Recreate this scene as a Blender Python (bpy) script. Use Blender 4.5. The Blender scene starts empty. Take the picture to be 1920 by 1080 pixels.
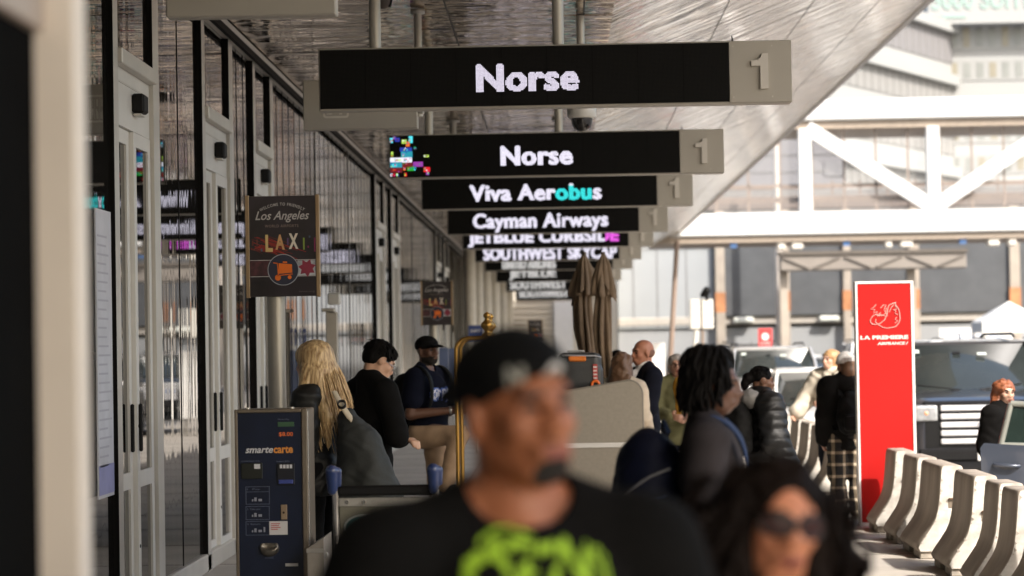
import bpy, math, random
import numpy as np
from mathutils import Vector, Matrix
from mathutils.bvhtree import BVHTree
random.seed(7); RNG = np.random.default_rng(7)
sc = bpy.context.scene
COL = sc.collection
PI = math.pi

# ------------------------------------------------------------------ camera model
F = 4600.0; CH = 1.75; TH = math.radians(1.0)
_v = np.array([90.0, -105.0, -F]); _v /= np.linalg.norm(_v)
_u = np.array([-math.sin(TH), math.cos(TH), 0.0]); _u -= _v * (_u @ _v); _u /= np.linalg.norm(_u)
_r = np.cross(_v, _u)
M_WC = np.stack([_r, _v, _u], axis=1)          # world -> camera
def at(px, py, d):
    """point on the ray through photo pixel (px,py) at depth Y=d"""
    w = M_WC.T @ np.array([px - 960.0, 540.0 - py, -F])
    w = w * (d / w[1])
    return Vector((w[0], d, w[2] + CH))
def gx(px, d, py=645): return at(px, py, d).x
def gz(px, py, d): return at(px, py, d).z

# ------------------------------------------------------------------ materials
MATS = {}
def lin(c): return tuple((x/12.92 if x <= .04045 else ((x+.055)/1.055)**2.4) for x in c)
def M(name, col, rough=.6, metal=0., var=.12, scale=6., stretch=(1,1,1), bump=0., bscale=40., bstretch=(1,1,1), spec=.5, emit=None, estr=1., coat=0., sheen=0., ior=None, sss=0., vcol=None, detail=4., aniso=0.):
    if name in MATS: return MATS[name]
    m = bpy.data.materials.new(name); m.use_nodes = True; MATS[name] = m
    nt = m.node_tree; b = nt.nodes['Principled BSDF']
    b.inputs['Roughness'].default_value = rough; b.inputs['Metallic'].default_value = metal
    b.inputs['Specular IOR Level'].default_value = spec
    if ior: b.inputs['IOR'].default_value = ior
    if coat: b.inputs['Coat Weight'].default_value = coat; b.inputs['Coat Roughness'].default_value = .05
    if sheen: b.inputs['Sheen Weight'].default_value = sheen
    if sss: b.inputs['Subsurface Weight'].default_value = sss; b.inputs['Subsurface Radius'].default_value = (.012,.005,.003)
    tc = nt.nodes.new('ShaderNodeTexCoord')
    def noise(sc_, st, det):
        mp = nt.nodes.new('ShaderNodeMapping'); mp.inputs['Scale'].default_value = st
        nt.links.new(tc.outputs['Object'], mp.inputs['Vector'])
        n = nt.nodes.new('ShaderNodeTexNoise'); n.inputs['Scale'].default_value = sc_; n.inputs['Detail'].default_value = det
        nt.links.new(mp.outputs['Vector'], n.inputs['Vector']); return n
    if var > 0:
        n = noise(scale, stretch, detail); r = nt.nodes.new('ShaderNodeValToRGB')
        c2 = vcol or tuple(min(1, c*(1+var)) for c in col)
        r.color_ramp.elements[0].position = .3; r.color_ramp.elements[1].position = .7
        r.color_ramp.elements[0].color = tuple(c*(1-var) for c in col) + (1,)
        r.color_ramp.elements[1].color = tuple(c2) + (1,)
        nt.links.new(n.outputs['Fac'], r.inputs['Fac']); nt.links.new(r.outputs['Color'], b.inputs['Base Color'])
    else:
        b.inputs['Base Color'].default_value = tuple(col) + (1,)
    if bump > 0:
        n2 = noise(bscale, bstretch, 3.); bp = nt.nodes.new('ShaderNodeBump')
        bp.inputs['Distance'].default_value = bump; bp.inputs['Strength'].default_value = 1.
        nt.links.new(n2.outputs['Fac'], bp.inputs['Height']); nt.links.new(bp.outputs['Normal'], b.inputs['Normal'])
    if emit:
        b.inputs['Emission Color'].default_value = tuple(emit) + (1,); b.inputs['Emission Strength'].default_value = estr
    return m

# ------------------------------------------------------------------ mesh helper
class MB:
    def __init__(s): s.v = []; s.f = []; s.mi = []; s.sm = []
    def add(s, vs, fs, mi=0, smooth=False, mat=None):
        o = len(s.v)
        if mat is not None: vs = [mat @ Vector(p) for p in vs]
        s.v += [tuple(p) for p in vs]
        for f in fs: s.f.append([i+o for i in f]); s.mi.append(mi); s.sm.append(smooth)
        return s
    def box(s, x0, x1, y0, y1, z0, z1, mi=0, bev=0., mat=None, faces=None):
        if bev > 0:
            b = min(bev, (x1-x0)*.45, (y1-y0)*.45, (z1-z0)*.45)
            vs = []; key = {}
            for ix, X in enumerate((x0, x1)):
                for iy, Y in enumerate((y0, y1)):
                    for iz, Z in enumerate((z0, z1)):
                        sx, sy, sz = (1,-1)[ix], (1,-1)[iy], (1,-1)[iz]
                        key[ix,iy,iz,0] = len(vs); vs.append((X, Y+sy*b, Z+sz*b))
                        key[ix,iy,iz,1] = len(vs); vs.append((X+sx*b, Y, Z+sz*b))
                        key[ix,iy,iz,2] = len(vs); vs.append((X+sx*b, Y+sy*b, Z))
            fs = []
            for i in (0,1):
                a = [key[i,0,0,0], key[i,1,0,0], key[i,1,1,0], key[i,0,1,0]]; fs.append(a if i else a[::-1])
                a = [key[0,i,0,1], key[1,i,0,1], key[1,i,1,1], key[0,i,1,1]]; fs.append(a[::-1] if i else a)
                a = [key[0,0,i,2], key[1,0,i,2], key[1,1,i,2], key[0,1,i,2]]; fs.append(a if i else a[::-1])
            def orient(f):
                c = sum((Vector(vs[i]) for i in f), Vector()) / len(f); ctr = Vector(((x0+x1)/2,(y0+y1)/2,(z0+z1)/2))
                n = (Vector(vs[f[1]])-Vector(vs[f[0]])).cross(Vector(vs[f[2]])-Vector(vs[f[0]]))
                return f if n.dot(c-ctr) > 0 else f[::-1]
            for a in (0,1):
                for c in (0,1):
                    fs.append(orient([key[0,a,c,1], key[1,a,c,1], key[1,a,c,2], key[0,a,c,2]]))
                    fs.append(orient([key[a,0,c,0], key[a,1,c,0], key[a,1,c,2], key[a,0,c,2]]))
                    fs.append(orient([key[a,c,0,0], key[a,c,1,0], key[a,c,1,1], key[a,c,0,1]]))
                    for e in (0,1): fs.append(orient([key[a,c,e,0], key[a,c,e,1], key[a,c,e,2]]))
            return s.add(vs, fs, mi, False, mat)
        vs = [(x0,y0,z0),(x1,y0,z0),(x1,y1,z0),(x0,y1,z0),(x0,y0,z1),(x1,y0,z1),(x1,y1,z1),(x0,y1,z1)]
        fs = [(0,3,2,1),(4,5,6,7),(0,1,5,4),(1,2,6,5),(2,3,7,6),(3,0,4,7)]
        if faces:                                   # per-face material: (bottom, top, -y, +x, +y, -x)
            for f, m_ in zip(fs, faces): s.add(vs, [f], m_, False, mat)
            return s
        return s.add(vs, fs, mi, False, mat)
    def tube(s, pts, rad, n=10, mi=0, caps=True, smooth=True, mat=None, flat=1.):
        pts = [Vector(p) for p in pts]; rs = rad if isinstance(rad, (list, tuple)) else [rad]*len(pts)
        vs = []; fs = []; up = None
        for i, p in enumerate(pts):
            t = (pts[min(i+1, len(pts)-1)] - pts[max(i-1, 0)]).normalized()
            if up is None:
                up = Vector((0,0,1)) if abs(t.z) < .9 else Vector((1,0,0))
            a = t.cross(up).normalized(); up = a.cross(t).normalized()
            for k in range(n):
                th = 2*PI*k/n; vs.append(p + (a*math.cos(th) + up*(math.sin(th)*flat))*rs[i])
        for i in range(len(pts)-1):
            for k in range(n):
                k2 = (k+1) % n; fs.append((i*n+k, i*n+k2, (i+1)*n+k2, (i+1)*n+k))
        s.add(vs, fs, mi, smooth, mat)
        if caps:
            e = (len(pts)-1)*n
            s.add(vs, [list(range(n))[::-1], list(range(e, e+n))], mi, False, mat)
        return s
    def lathe(s, prof, n=20, mi=0, mat=None, smooth=True, ang=2*PI):
        vs = []; fs = []; full = ang > 6.28; m = n if full else n+1
        for r, z in prof:
            for k in range(m):
                th = ang*k/n; vs.append((r*math.cos(th), r*math.sin(th), z))
        for i in range(len(prof)-1):
            for k in range(n):
                k2 = (k+1) % m; fs.append((i*m+k, i*m+k2, (i+1)*m+k2, (i+1)*m+k))
        return s.add(vs, fs, mi, smooth, mat)
    def prism(s, poly, d0, d1, axis='y', mi=0, mat=None, smooth=False):
        """poly: 2-D outline (counter-clockwise seen from -axis side); extruded along axis from d0 to d1"""
        n = len(poly)
        def P(a, b, d): return {'y': (a, d, b), 'x': (d, a, b), 'z': (a, b, d)}[axis]
        vs = [P(a, b, d0) for a, b in poly] + [P(a, b, d1) for a, b in poly]
        fs = [list(range(n)), list(range(n, 2*n))[::-1]] + [(i, i+n, (i+1) % n + n, (i+1) % n) for i in range(n)]
        s.add(vs, fs[:2], mi, False, mat); s.add(vs, fs[2:], mi, smooth, mat); return s
    def loft(s, secs, mi=0, caps=True, smooth=True, mat=None, closed=True):
        n = len(secs[0]); vs = [p for q in secs for p in q]; fs = []
        for i in range(len(secs)-1):
            for k in range(n if closed else n-1):
                k2 = (k+1) % n; fs.append((i*n+k, i*n+k2, (i+1)*n+k2, (i+1)*n+k))
        s.add(vs, fs, mi, smooth, mat)
        if caps: s.add(vs, [list(range(n))[::-1], list(range((len(secs)-1)*n, len(secs)*n))], mi, False, mat)
        return s
    def tris2d(s, tris, fn, mi=0):
        """tris: (n,3,2) array, fn maps (a,b)->xyz"""
        for t in tris: s.add([fn(a, b) for a, b in t], [(0,1,2)], mi)
        return s
    def build(s, name, mats, parent=None, loc=None, rot=None, fixn=True):
        me = bpy.data.meshes.new(name)
        me.from_pydata(s.v, [], s.f)
        if not isinstance(mats, (list, tuple)): mats = [mats]
        for m_ in mats: me.materials.append(m_)
        me.polygons.foreach_set('material_index', s.mi); me.polygons.foreach_set('use_smooth', s.sm)
        me.update()
        o = bpy.data.objects.new(name, me); COL.objects.link(o)
        if parent is not None: o.parent = parent
        if loc is not None: o.location = loc
        if rot is not None: o.rotation_euler = rot
        return o

def tag(o, label=None, cat=None, group=None, kind=None):
    if label: o['label'] = label
    if cat: o['category'] = cat
    if group: o['group'] = group
    if kind: o['kind'] = kind
    return o
def thing(name, label, cat, loc=(0,0,0), rz=0., group=None):
    o = bpy.data.objects.new(name, None); COL.objects.link(o); o.location = loc; o.rotation_euler = (0,0,rz)
    o.empty_display_size = .2
    return tag(o, label, cat, group)
def kids(o): return [c for c in COL.objects if c.parent == o]
def copy_tree(o, loc, label, rz=None):
    r = o.copy(); COL.objects.link(r); r.location = loc; r['label'] = label
    if rz is not None: r.rotation_euler = (0,0,rz)
    for c in kids(o):
        k = c.copy(); COL.objects.link(k); k.parent = r
        for g in kids(c):
            h = g.copy(); COL.objects.link(h); h.parent = k
    return r

# ------------------------------------------------------------------ text
_TC = {}
def text_tris(txt, size=1., bold=0., shear=0., space=1., word=1.):
    """triangles (n,3,2) of a filled text, left-bottom at its own bounding box, scaled so its height in capitals = size"""
    key = (txt, bold, shear, space, word)
    if key not in _TC:
        cu = bpy.data.curves.new('tmp_text', 'FONT'); cu.body = txt; cu.size = 1.; cu.offset = bold; cu.shear = shear
        cu.space_character = space; cu.space_word = word; cu.resolution_u = 3; cu.fill_mode = 'FRONT'
        o = bpy.data.objects.new('tmp_text', cu); COL.objects.link(o)
        dg = bpy.context.evaluated_depsgraph_get(); dg.update()
        e = o.evaluated_get(dg); me = e.to_mesh(); me.calc_loop_triangles()
        co = np.array([v.co[:2] for v in me.vertices]); t = np.array([tr.vertices[:] for tr in me.loop_triangles])
        T = co[t] if len(t) else np.zeros((0,3,2))
        e.to_mesh_clear(); bpy.data.objects.remove(o); bpy.data.curves.remove(cu)
        _TC[key] = T
    T = _TC[key].copy()
    T[..., 0] -= T[..., 0].min(); T[..., 1] /= .72; T[..., 0] /= .72
    return T * size
def fit_text(txt, w, h, **k):
    T = text_tris(txt, 1., **k); T[..., 1] -= T[..., 1].min()
    T[..., 0] *= w / T[..., 0].max(); T[..., 1] *= h / T[..., 1].max(); return T
def sample_tris(T, pitch):
    lit = set()
    for (a, b, c) in T:
        x0, y0 = np.minimum(np.minimum(a, b), c); x1, y1 = np.maximum(np.maximum(a, b), c)
        i0, i1 = int(math.floor(x0/pitch)), int(math.ceil(x1/pitch)); j0, j1 = int(math.floor(y0/pitch)), int(math.ceil(y1/pitch))
        I, J = np.meshgrid(np.arange(i0, i1+1), np.arange(j0, j1+1)); X = (I+.5)*pitch; Y = (J+.5)*pitch
        d = (b[0]-a[0])*(c[1]-a[1]) - (c[0]-a[0])*(b[1]-a[1])
        if abs(d) < 1e-12: continue
        u = ((X-a[0])*(c[1]-a[1]) - (c[0]-a[0])*(Y-a[1]))/d; v = ((b[0]-a[0])*(Y-a[1]) - (X-a[0])*(b[1]-a[1]))/d
        ok = (u >= -.001) & (v >= -.001) & (u+v <= 1.001)
        lit.update(zip(I[ok].tolist(), J[ok].tolist()))
    return lit

# ------------------------------------------------------------------ implicit surfaces
def seg(a, b, ra, rb=None): return ('c', np.array(a, float), np.array(b, float), ra, ra if rb is None else rb)
def ell(c, r, R=None): return ('e', np.array(c, float), np.array(r, float), np.eye(3) if R is None else R)
def rbox(c, h, rd, R=None): return ('b', np.array(c, float), np.array(h, float), np.eye(3) if R is None else R, rd)
def moved(p, A, t, s=1.):
    """the primitive p rotated by A (3x3) and moved by t"""
    if p[0] == 'c': return ('c', A @ p[1]*s + t, A @ p[2]*s + t, p[3]*s, p[4]*s)
    if p[0] == 'e': return ('e', A @ p[1]*s + t, p[2]*s, A @ p[3])
    return ('b', A @ p[1]*s + t, p[2]*s, A @ p[3], p[4]*s)
def grown(p, d):
    if p[0] == 'c': return ('c', p[1], p[2], p[3]+d, p[4]+d)
    if p[0] == 'e': return ('e', p[1], p[2]+d, p[3])
    return ('b', p[1], p[2]+d, p[3], p[4])
def pbox(p):
    if p[0] == 'c':
        r = max(p[3], p[4]); return np.minimum(p[1], p[2])-r, np.maximum(p[1], p[2])+r
    e = np.abs(p[3]) @ p[2] if p[0] == 'b' else np.sqrt((p[3]**2) @ (p[2]**2))
    return p[1]-e, p[1]+e
def pdist(p, X, Y, Z):
    if p[0] == 'c':
        a, b, ra, rb = p[1:]; ba = b-a; L = max(ba @ ba, 1e-12)
        px, py, pz = X-a[0], Y-a[1], Z-a[2]
        h = np.clip((px*ba[0]+py*ba[1]+pz*ba[2])/L, 0, 1)
        return np.sqrt((px-ba[0]*h)**2+(py-ba[1]*h)**2+(pz-ba[2]*h)**2) - (ra+(rb-ra)*h)
    c, r, R = p[1], p[2], p[3]
    dx, dy, dz = X-c[0], Y-c[1], Z-c[2]
    qx = R[0,0]*dx+R[1,0]*dy+R[2,0]*dz; qy = R[0,1]*dx+R[1,1]*dy+R[2,1]*dz; qz = R[0,2]*dx+R[1,2]*dy+R[2,2]*dz
    if p[0] == 'e':
        k0 = np.sqrt((qx/r[0])**2+(qy/r[1])**2+(qz/r[2])**2); k1 = np.sqrt((qx/r[0]**2)**2+(qy/r[1]**2)**2+(qz/r[2]**2)**2)
        return k0*(k0-1)/np.maximum(k1, 1e-9)
    rd = p[4]; ax, ay, az = np.abs(qx)-r[0]+rd, np.abs(qy)-r[1]+rd, np.abs(qz)-r[2]+rd
    return np.sqrt(np.maximum(ax,0)**2+np.maximum(ay,0)**2+np.maximum(az,0)**2)+np.minimum(np.maximum(ax,np.maximum(ay,az)),0)-rd
def wrinkle(amp, f, seed=0., st=(1,1,1)):
    def fn(X, Y, Z):
        x, y, z = X*f*st[0]+seed, Y*f*st[1]+seed*1.7, Z*f*st[2]-seed
        w = np.sin(x+1.3*np.sin(z*.7+y*.5))+np.sin(1.7*y+1.1*np.sin(x*.8-z*.6))+np.sin(1.3*z+1.9*np.sin(x*.5+y*.7))
        w2 = np.sin(2.3*x+2*np.sin(z*1.1))*np.sin(2.1*z+1.5*np.sin(y*1.3))
        return amp*(w/3+.5*w2)
    return fn
def sdf(prims, h, k=.02, subs=(), cuts=(), noise=None, ks=.01, pad=.04):
    """smooth union of prims minus subs, clipped by half spaces (n,d): keep n.p<=d; returns verts (n,3), quads (m,4)"""
    lo = np.min([pbox(p)[0] for p in prims], axis=0)-pad; hi = np.max([pbox(p)[1] for p in prims], axis=0)+pad
    for n_, d_ in cuts:
        n_ = np.array(n_, float)
        for a in range(3):
            if abs(n_[a]) > .999:
                if n_[a] > 0: hi[a] = min(hi[a], d_+2*h)
                else: lo[a] = max(lo[a], -d_-2*h)
    ax = [np.arange(lo[i], hi[i]+h, h) for i in range(3)]
    Fd = np.full([len(a) for a in ax], .25, np.float32)
    def block(p, m):
        a, b = pbox(p); i = [max(0, int((a[q]-m-lo[q])/h)) for q in range(3)]; j = [min(len(ax[q]), int((b[q]+m-lo[q])/h)+2) for q in range(3)]
        if any(j[q] <= i[q] for q in range(3)): return None
        sl = tuple(slice(i[q], j[q]) for q in range(3))
        G = np.meshgrid(ax[0][sl[0]], ax[1][sl[1]], ax[2][sl[2]], indexing='ij', sparse=True); return sl, G
    for p in prims:
        B = block(p, .05)
        if B is None: continue
        sl, G = B; d = pdist(p, *G); c = Fd[sl]
        kk = np.maximum(k-np.abs(c-d), 0)/k; Fd[sl] = np.minimum(c, d)-kk*kk*k*.25
    if noise is not None:
        G = np.meshgrid(*ax, indexing='ij', sparse=True)
        for nz in (noise if isinstance(noise, (list, tuple)) else [noise]): Fd += nz(*G).astype(np.float32)
    for p in subs:
        B = block(p, .03)
        if B is None: continue
        sl, G = B; d = -pdist(p, *G); c = Fd[sl]
        kk = np.maximum(ks-np.abs(c-d), 0)/ks; Fd[sl] = np.maximum(c, d)+kk*kk*ks*.25
    if cuts:
        G = np.meshgrid(*ax, indexing='ij', sparse=True)
        for n_, d_ in cuts: Fd = np.maximum(Fd, (n_[0]*G[0]+n_[1]*G[1]+n_[2]*G[2]-d_).astype(np.float32))
    for a in range(3):
        s_ = [slice(None)]*3; s_[a] = 0; Fd[tuple(s_)] = np.maximum(Fd[tuple(s_)], .01); s_[a] = -1; Fd[tuple(s_)] = np.maximum(Fd[tuple(s_)], .01)
    ins = Fd < 0
    nx, ny, nz = Fd.shape
    cnt = np.zeros((nx-1, ny-1, nz-1), np.int8)
    for i in (0,1):
        for j in (0,1):
            for q in (0,1): cnt += ins[i:nx-1+i, j:ny-1+j, q:nz-1+q]
    act = np.argwhere((cnt > 0) & (cnt < 8))
    if len(act) == 0: return np.zeros((0,3)), np.zeros((0,4), int)
    idx = np.full(cnt.shape, -1, np.int64); idx[tuple(act.T)] = np.arange(len(act))
    cor = np.array([[i,j,q] for i in (0,1) for j in (0,1) for q in (0,1)])
    val = np.stack([Fd[act[:,0]+c[0], act[:,1]+c[1], act[:,2]+c[2]] for c in cor], 1)
    acc = np.zeros((len(act), 3)); num = np.zeros(len(act))
    for a in range(8):
        for b in range(a+1, 8):
            if np.abs(cor[a]-cor[b]).sum() != 1: continue
            va, vb = val[:,a], val[:,b]; m = (va < 0) != (vb < 0); t = np.where(m, va/np.where(m, va-vb, 1), 0)
            acc += (cor[a]+(cor[b]-cor[a])*t[:,None])*m[:,None]; num += m
    V = (act+acc/num[:,None])*h+lo
    quads = []
    for a in range(3):
        b, c = (a+1) % 3, (a+2) % 3
        s0 = [slice(None)]*3; s1 = [slice(None)]*3; s0[a] = slice(0,-1); s1[a] = slice(1,None)
        I0, I1 = ins[tuple(s0)], ins[tuple(s1)]; e = np.argwhere(I0 != I1)
        e = e[(e[:,b] > 0) & (e[:,c] > 0) & (e[:,b] < Fd.shape[b]-1) & (e[:,c] < Fd.shape[c]-1)]
        if not len(e): continue
        fl = I0[tuple(e.T)]
        def cell(db, dc):
            q = e.copy(); q[:,b] += db; q[:,c] += dc; return idx[tuple(q.T)]
        Q = np.stack([cell(-1,-1), cell(0,-1), cell(0,0), cell(-1,0)], 1)
        Q[~fl] = Q[~fl][:, ::-1]; quads.append(Q)
    Q = np.concatenate(quads); Q = Q[(Q >= 0).all(1)]
    return V, Q
def mesh_np(name, V, Q, mats, parent=None, mi=None, smooth=True):
    me = bpy.data.meshes.new(name); n, m = len(V), len(Q)
    me.vertices.add(n); me.vertices.foreach_set('co', np.asarray(V, np.float32).ravel())
    me.loops.add(m*4); me.loops.foreach_set('vertex_index', np.asarray(Q, np.int32).ravel())
    me.polygons.add(m); me.polygons.foreach_set('loop_start', np.arange(0, m*4, 4, dtype=np.int32))
    if not isinstance(mats, (list, tuple)): mats = [mats]
    for x in mats: me.materials.append(x)
    if mi is not None: me.polygons.foreach_set('material_index', np.asarray(mi, np.int32))
    me.polygons.foreach_set('use_smooth', np.full(m, smooth)); me.update(calc_edges=True); me.validate()
    o = bpy.data.objects.new(name, me); COL.objects.link(o)
    if parent is not None: o.parent = parent
    return o
def decal(name, V, Q, lit, cell, org, u, v, dr, mat, parent, off=.004):
    """cells (i,j) of a drawing projected onto the surface V,Q along dr"""
    T = BVHTree.FromPolygons([tuple(p) for p in V], [tuple(int(i) for i in q) for q in Q])
    org, u, v, dr = Vector(org), Vector(u), Vector(v), Vector(dr).normalized(); cache = {}; mb = MB()
    def hit(i, j):
        if (i, j) not in cache:
            p = org+u*(i*cell)+v*(j*cell); r = T.ray_cast(p, dr)
            cache[i, j] = None if r[0] is None else r[0]-dr*off
        return cache[i, j]
    vid = {}
    for (i, j) in lit:
        q = [(i,j),(i+1,j),(i+1,j+1),(i,j+1)]
        if any(hit(*c) is None for c in q): continue
        f = []
        for c in q:
            if c not in vid: vid[c] = len(mb.v); mb.v.append(tuple(hit(*c)))
            f.append(vid[c])
        mb.f.append(f); mb.mi.append(0); mb.sm.append(True)
    return mb.build(name, mat, parent)
def rot(yaw=0, pitch=0, roll=0):
    """head frame: yaw about z (+ = to the person's left), pitch + = look up, roll about y"""
    return np.array((Matrix.Rotation(math.radians(yaw),3,'Z') @ Matrix.Rotation(math.radians(pitch),3,'X') @ Matrix.Rotation(math.radians(roll),3,'Y')))
# ================================================================== camera, light, sky
cam = bpy.data.cameras.new('camera'); co = bpy.data.objects.new('camera', cam); COL.objects.link(co)
R3 = Matrix([[_r[0],_r[1],_r[2]],[_v[0],_v[1],_v[2]],[_u[0],_u[1],_u[2]]])   # columns of camera->world are M_WC rows
co.matrix_world = Matrix.Translation((0,0,CH)) @ R3.to_4x4()
cam.sensor_width = 36; cam.lens = F/1920*36; cam.clip_start = .05; cam.clip_end = 3000
cam.dof.use_dof = True; cam.dof.focus_distance = 16.5; cam.dof.aperture_fstop = 2.45
sc.camera = co
SUN = Vector((.45,-.62,.66)).normalized()
w = bpy.data.worlds.new("World"); sc.world = w; w.use_nodes = True
nt = w.node_tree; bg = nt.nodes['Background']; sky = nt.nodes.new('ShaderNodeTexSky')
sky.sky_type = 'NISHITA'; sky.sun_disc = False; sky.sun_elevation = math.asin(SUN.z); sky.sun_rotation = math.atan2(SUN.x, SUN.y)
sky.air_density = 1.2; sky.dust_density = 3.5
nt.links.new(sky.outputs['Color'], bg.inputs['Color']); bg.inputs['Strength'].default_value = .15
sl = bpy.data.lights.new('sun', 'SUN'); sl.energy = 2.9; sl.angle = math.radians(1.5); sl.color = (1.,.935,.855)
so = bpy.data.objects.new('sun', sl); COL.objects.link(so); so.rotation_euler = SUN.to_track_quat('Z','Y').to_euler()
sc.view_settings.view_transform = 'Standard'; sc.view_settings.look = 'None'; sc.view_settings.exposure = 1.17; EXPO = 2**1.17
sc.render.engine = 'CYCLES'; cy = sc.cycles
cy.use_denoising = True; cy.max_bounces = 8; cy.glossy_bounces = 4; cy.diffuse_bounces = 4; cy.transparent_max_bounces = 8; cy.transmission_bounces = 4
cy.caustics_reflective = False; cy.caustics_refractive = False; cy.sample_clamp_indirect = 6.
try: cy.denoiser = 'OPENIMAGEDENOISE'
except Exception: pass

# ================================================================== materials of the place
conc = M('sidewalk_concrete', (.50,.455,.40), .85, var=.14, scale=1.6, bump=.002, bscale=60)
asph = M('road_asphalt', (.16,.155,.15), .9, var=.2, scale=3, bump=.004, bscale=120)
kerbm = M('kerb_concrete', (.5,.47,.42), .85, var=.12, scale=4)
alum = M('frame_aluminium', (.56,.535,.49), .42, .35, var=.06, scale=3)
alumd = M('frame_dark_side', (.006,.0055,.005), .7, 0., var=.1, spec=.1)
panelw = M('door_header_panel', (.66,.645,.61), .5, .1, var=.05, scale=3)
def glass_mat(name, base, ior, bd, sc_y, rough=.02):
    m = bpy.data.materials.new(name); m.use_nodes = True; t = m.node_tree; b = t.nodes['Principled BSDF']
    b.inputs['Base Color'].default_value = base+(1,); b.inputs['Roughness'].default_value = rough; b.inputs['IOR'].default_value = ior
    tc = t.nodes.new('ShaderNodeTexCoord'); mp = t.nodes.new('ShaderNodeMapping'); mp.inputs['Scale'].default_value = (.2, sc_y, .10)
    n = t.nodes.new('ShaderNodeTexNoise'); n.inputs['Scale'].default_value = 1.; n.inputs['Detail'].default_value = 1.5
    bp = t.nodes.new('ShaderNodeBump'); bp.inputs['Distance'].default_value = bd; bp.inputs['Strength'].default_value = 1.
    t.links.new(tc.outputs['Object'], mp.inputs['Vector']); t.links.new(mp.outputs['Vector'], n.inputs['Vector'])
    t.links.new(n.outputs['Fac'], bp.inputs['Height']); t.links.new(bp.outputs['Normal'], b.inputs['Normal']); return m
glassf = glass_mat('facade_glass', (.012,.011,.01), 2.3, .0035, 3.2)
glassd = glass_mat('door_glass', (.006,.006,.006), 1.45, .001, 1.)
def soffit_mat(name, col, dist, sx, sy, rough):
    m = bpy.data.materials.new(name); m.use_nodes = True; t = m.node_tree; b = t.nodes['Principled BSDF']
    b.inputs['Metallic'].default_value = 1.; b.inputs['Roughness'].default_value = rough
    tc = t.nodes.new('ShaderNodeTexCoord')
    def nz(s3, d, sc_=1.):
        mp = t.nodes.new('ShaderNodeMapping'); mp.inputs['Scale'].default_value = s3
        n = t.nodes.new('ShaderNodeTexNoise'); n.inputs['Scale'].default_value = sc_; n.inputs['Detail'].default_value = d; n.inputs['Distortion'].default_value = .6
        t.links.new(tc.outputs['Object'], mp.inputs['Vector']); t.links.new(mp.outputs['Vector'], n.inputs['Vector']); return n
    n1 = nz((sx, sy, 1), 1.2); n3 = nz((sx*2.3, sy*3.6, 1), 1.); n2 = nz((.5,.35,1), 1.)
    r = t.nodes.new('ShaderNodeValToRGB'); r.color_ramp.elements[0].position=.35; r.color_ramp.elements[1].position=.65
    r.color_ramp.elements[0].color = tuple(c*.82 for c in col)+(1,); r.color_ramp.elements[1].color = col+(1,)
    t.links.new(n2.outputs['Fac'], r.inputs['Fac']); t.links.new(r.outputs['Color'], b.inputs['Base Color'])
    bp = t.nodes.new('ShaderNodeBump'); bp.inputs['Distance'].default_value = dist; bp.inputs['Strength'].default_value = 1.
    b2 = t.nodes.new('ShaderNodeBump'); b2.inputs['Distance'].default_value = dist*.3; b2.inputs['Strength'].default_value = 1.
    t.links.new(n1.outputs['Fac'], bp.inputs['Height']); t.links.new(n3.outputs['Fac'], b2.inputs['Height']); t.links.new(bp.outputs['Normal'], b2.inputs['Normal']); t.links.new(b2.outputs['Normal'], b.inputs['Normal']); return m
soff = soffit_mat('soffit_metal', (.84,.65,.46), .036, 1.0, 2.8, .06)
soff2 = soffit_mat('sloped_soffit_metal', (.68,.56,.44), .055, .9, 2.4, .08)
seamm = M('panel_seam', (.05,.045,.04), .7, var=0)
blackm = M('matte_black', (.006,.006,.006), .6, var=.1, spec=.2)
steelm = M('brushed_steel', (.5,.48,.44), .35, .9, var=.08, scale=20)
polem = M('painted_pole', (.42,.40,.36), .4, .2, var=.06, scale=4)
signgrey = M('sign_casing_grey', (.40,.37,.32), .5, .05, var=.05, scale=2)
numm = M('raised_numeral', (.60,.56,.50), .5, var=.04)

# ================================================================== ground
FX = -2.8                       # facade plane
def structure(mb, name, mats): return tag(mb.build(name, mats), kind='structure')
structure(MB().box(-900,900,-300,1500,-.6,-.16), 'ground', M('far_ground', (.2,.19,.18), .9, var=.2, scale=.05))
structure(MB().box(3.75,24,-40,330,-.5,-.14), 'road', asph)
mbs = MB().box(-3.4,3.55,-12,125,-.5,0)
structure(mbs, 'sidewalk', conc)
mbj = MB()
for k in range(-6, 60): mbj.box(-2.8,3.55,k*2.0-.006,k*2.0+.006,-.01,.0025)
for xx in (-1.2,.6,2.2): mbj.box(xx-.006,xx+.006,-12,125,-.01,.0030)
structure(mbj, 'sidewalk_joints', M('joint_dark', (.16,.145,.125), .9, var=.1))
structure(MB().box(3.55,3.75,-12,125,-.5,.004,bev=.02), 'kerb', kerbm)
mbl = MB()
for k in range(-4, 30): mbl.box(8.9,9.02,k*9.,k*9.+3,-.3,-.136)
mbl.box(5.9+7.6,13.62,-40,300,-.3,-.1355)
structure(mbl, 'road_markings', M('road_paint', (.7,.69,.65), .7, var=.1))

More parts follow.
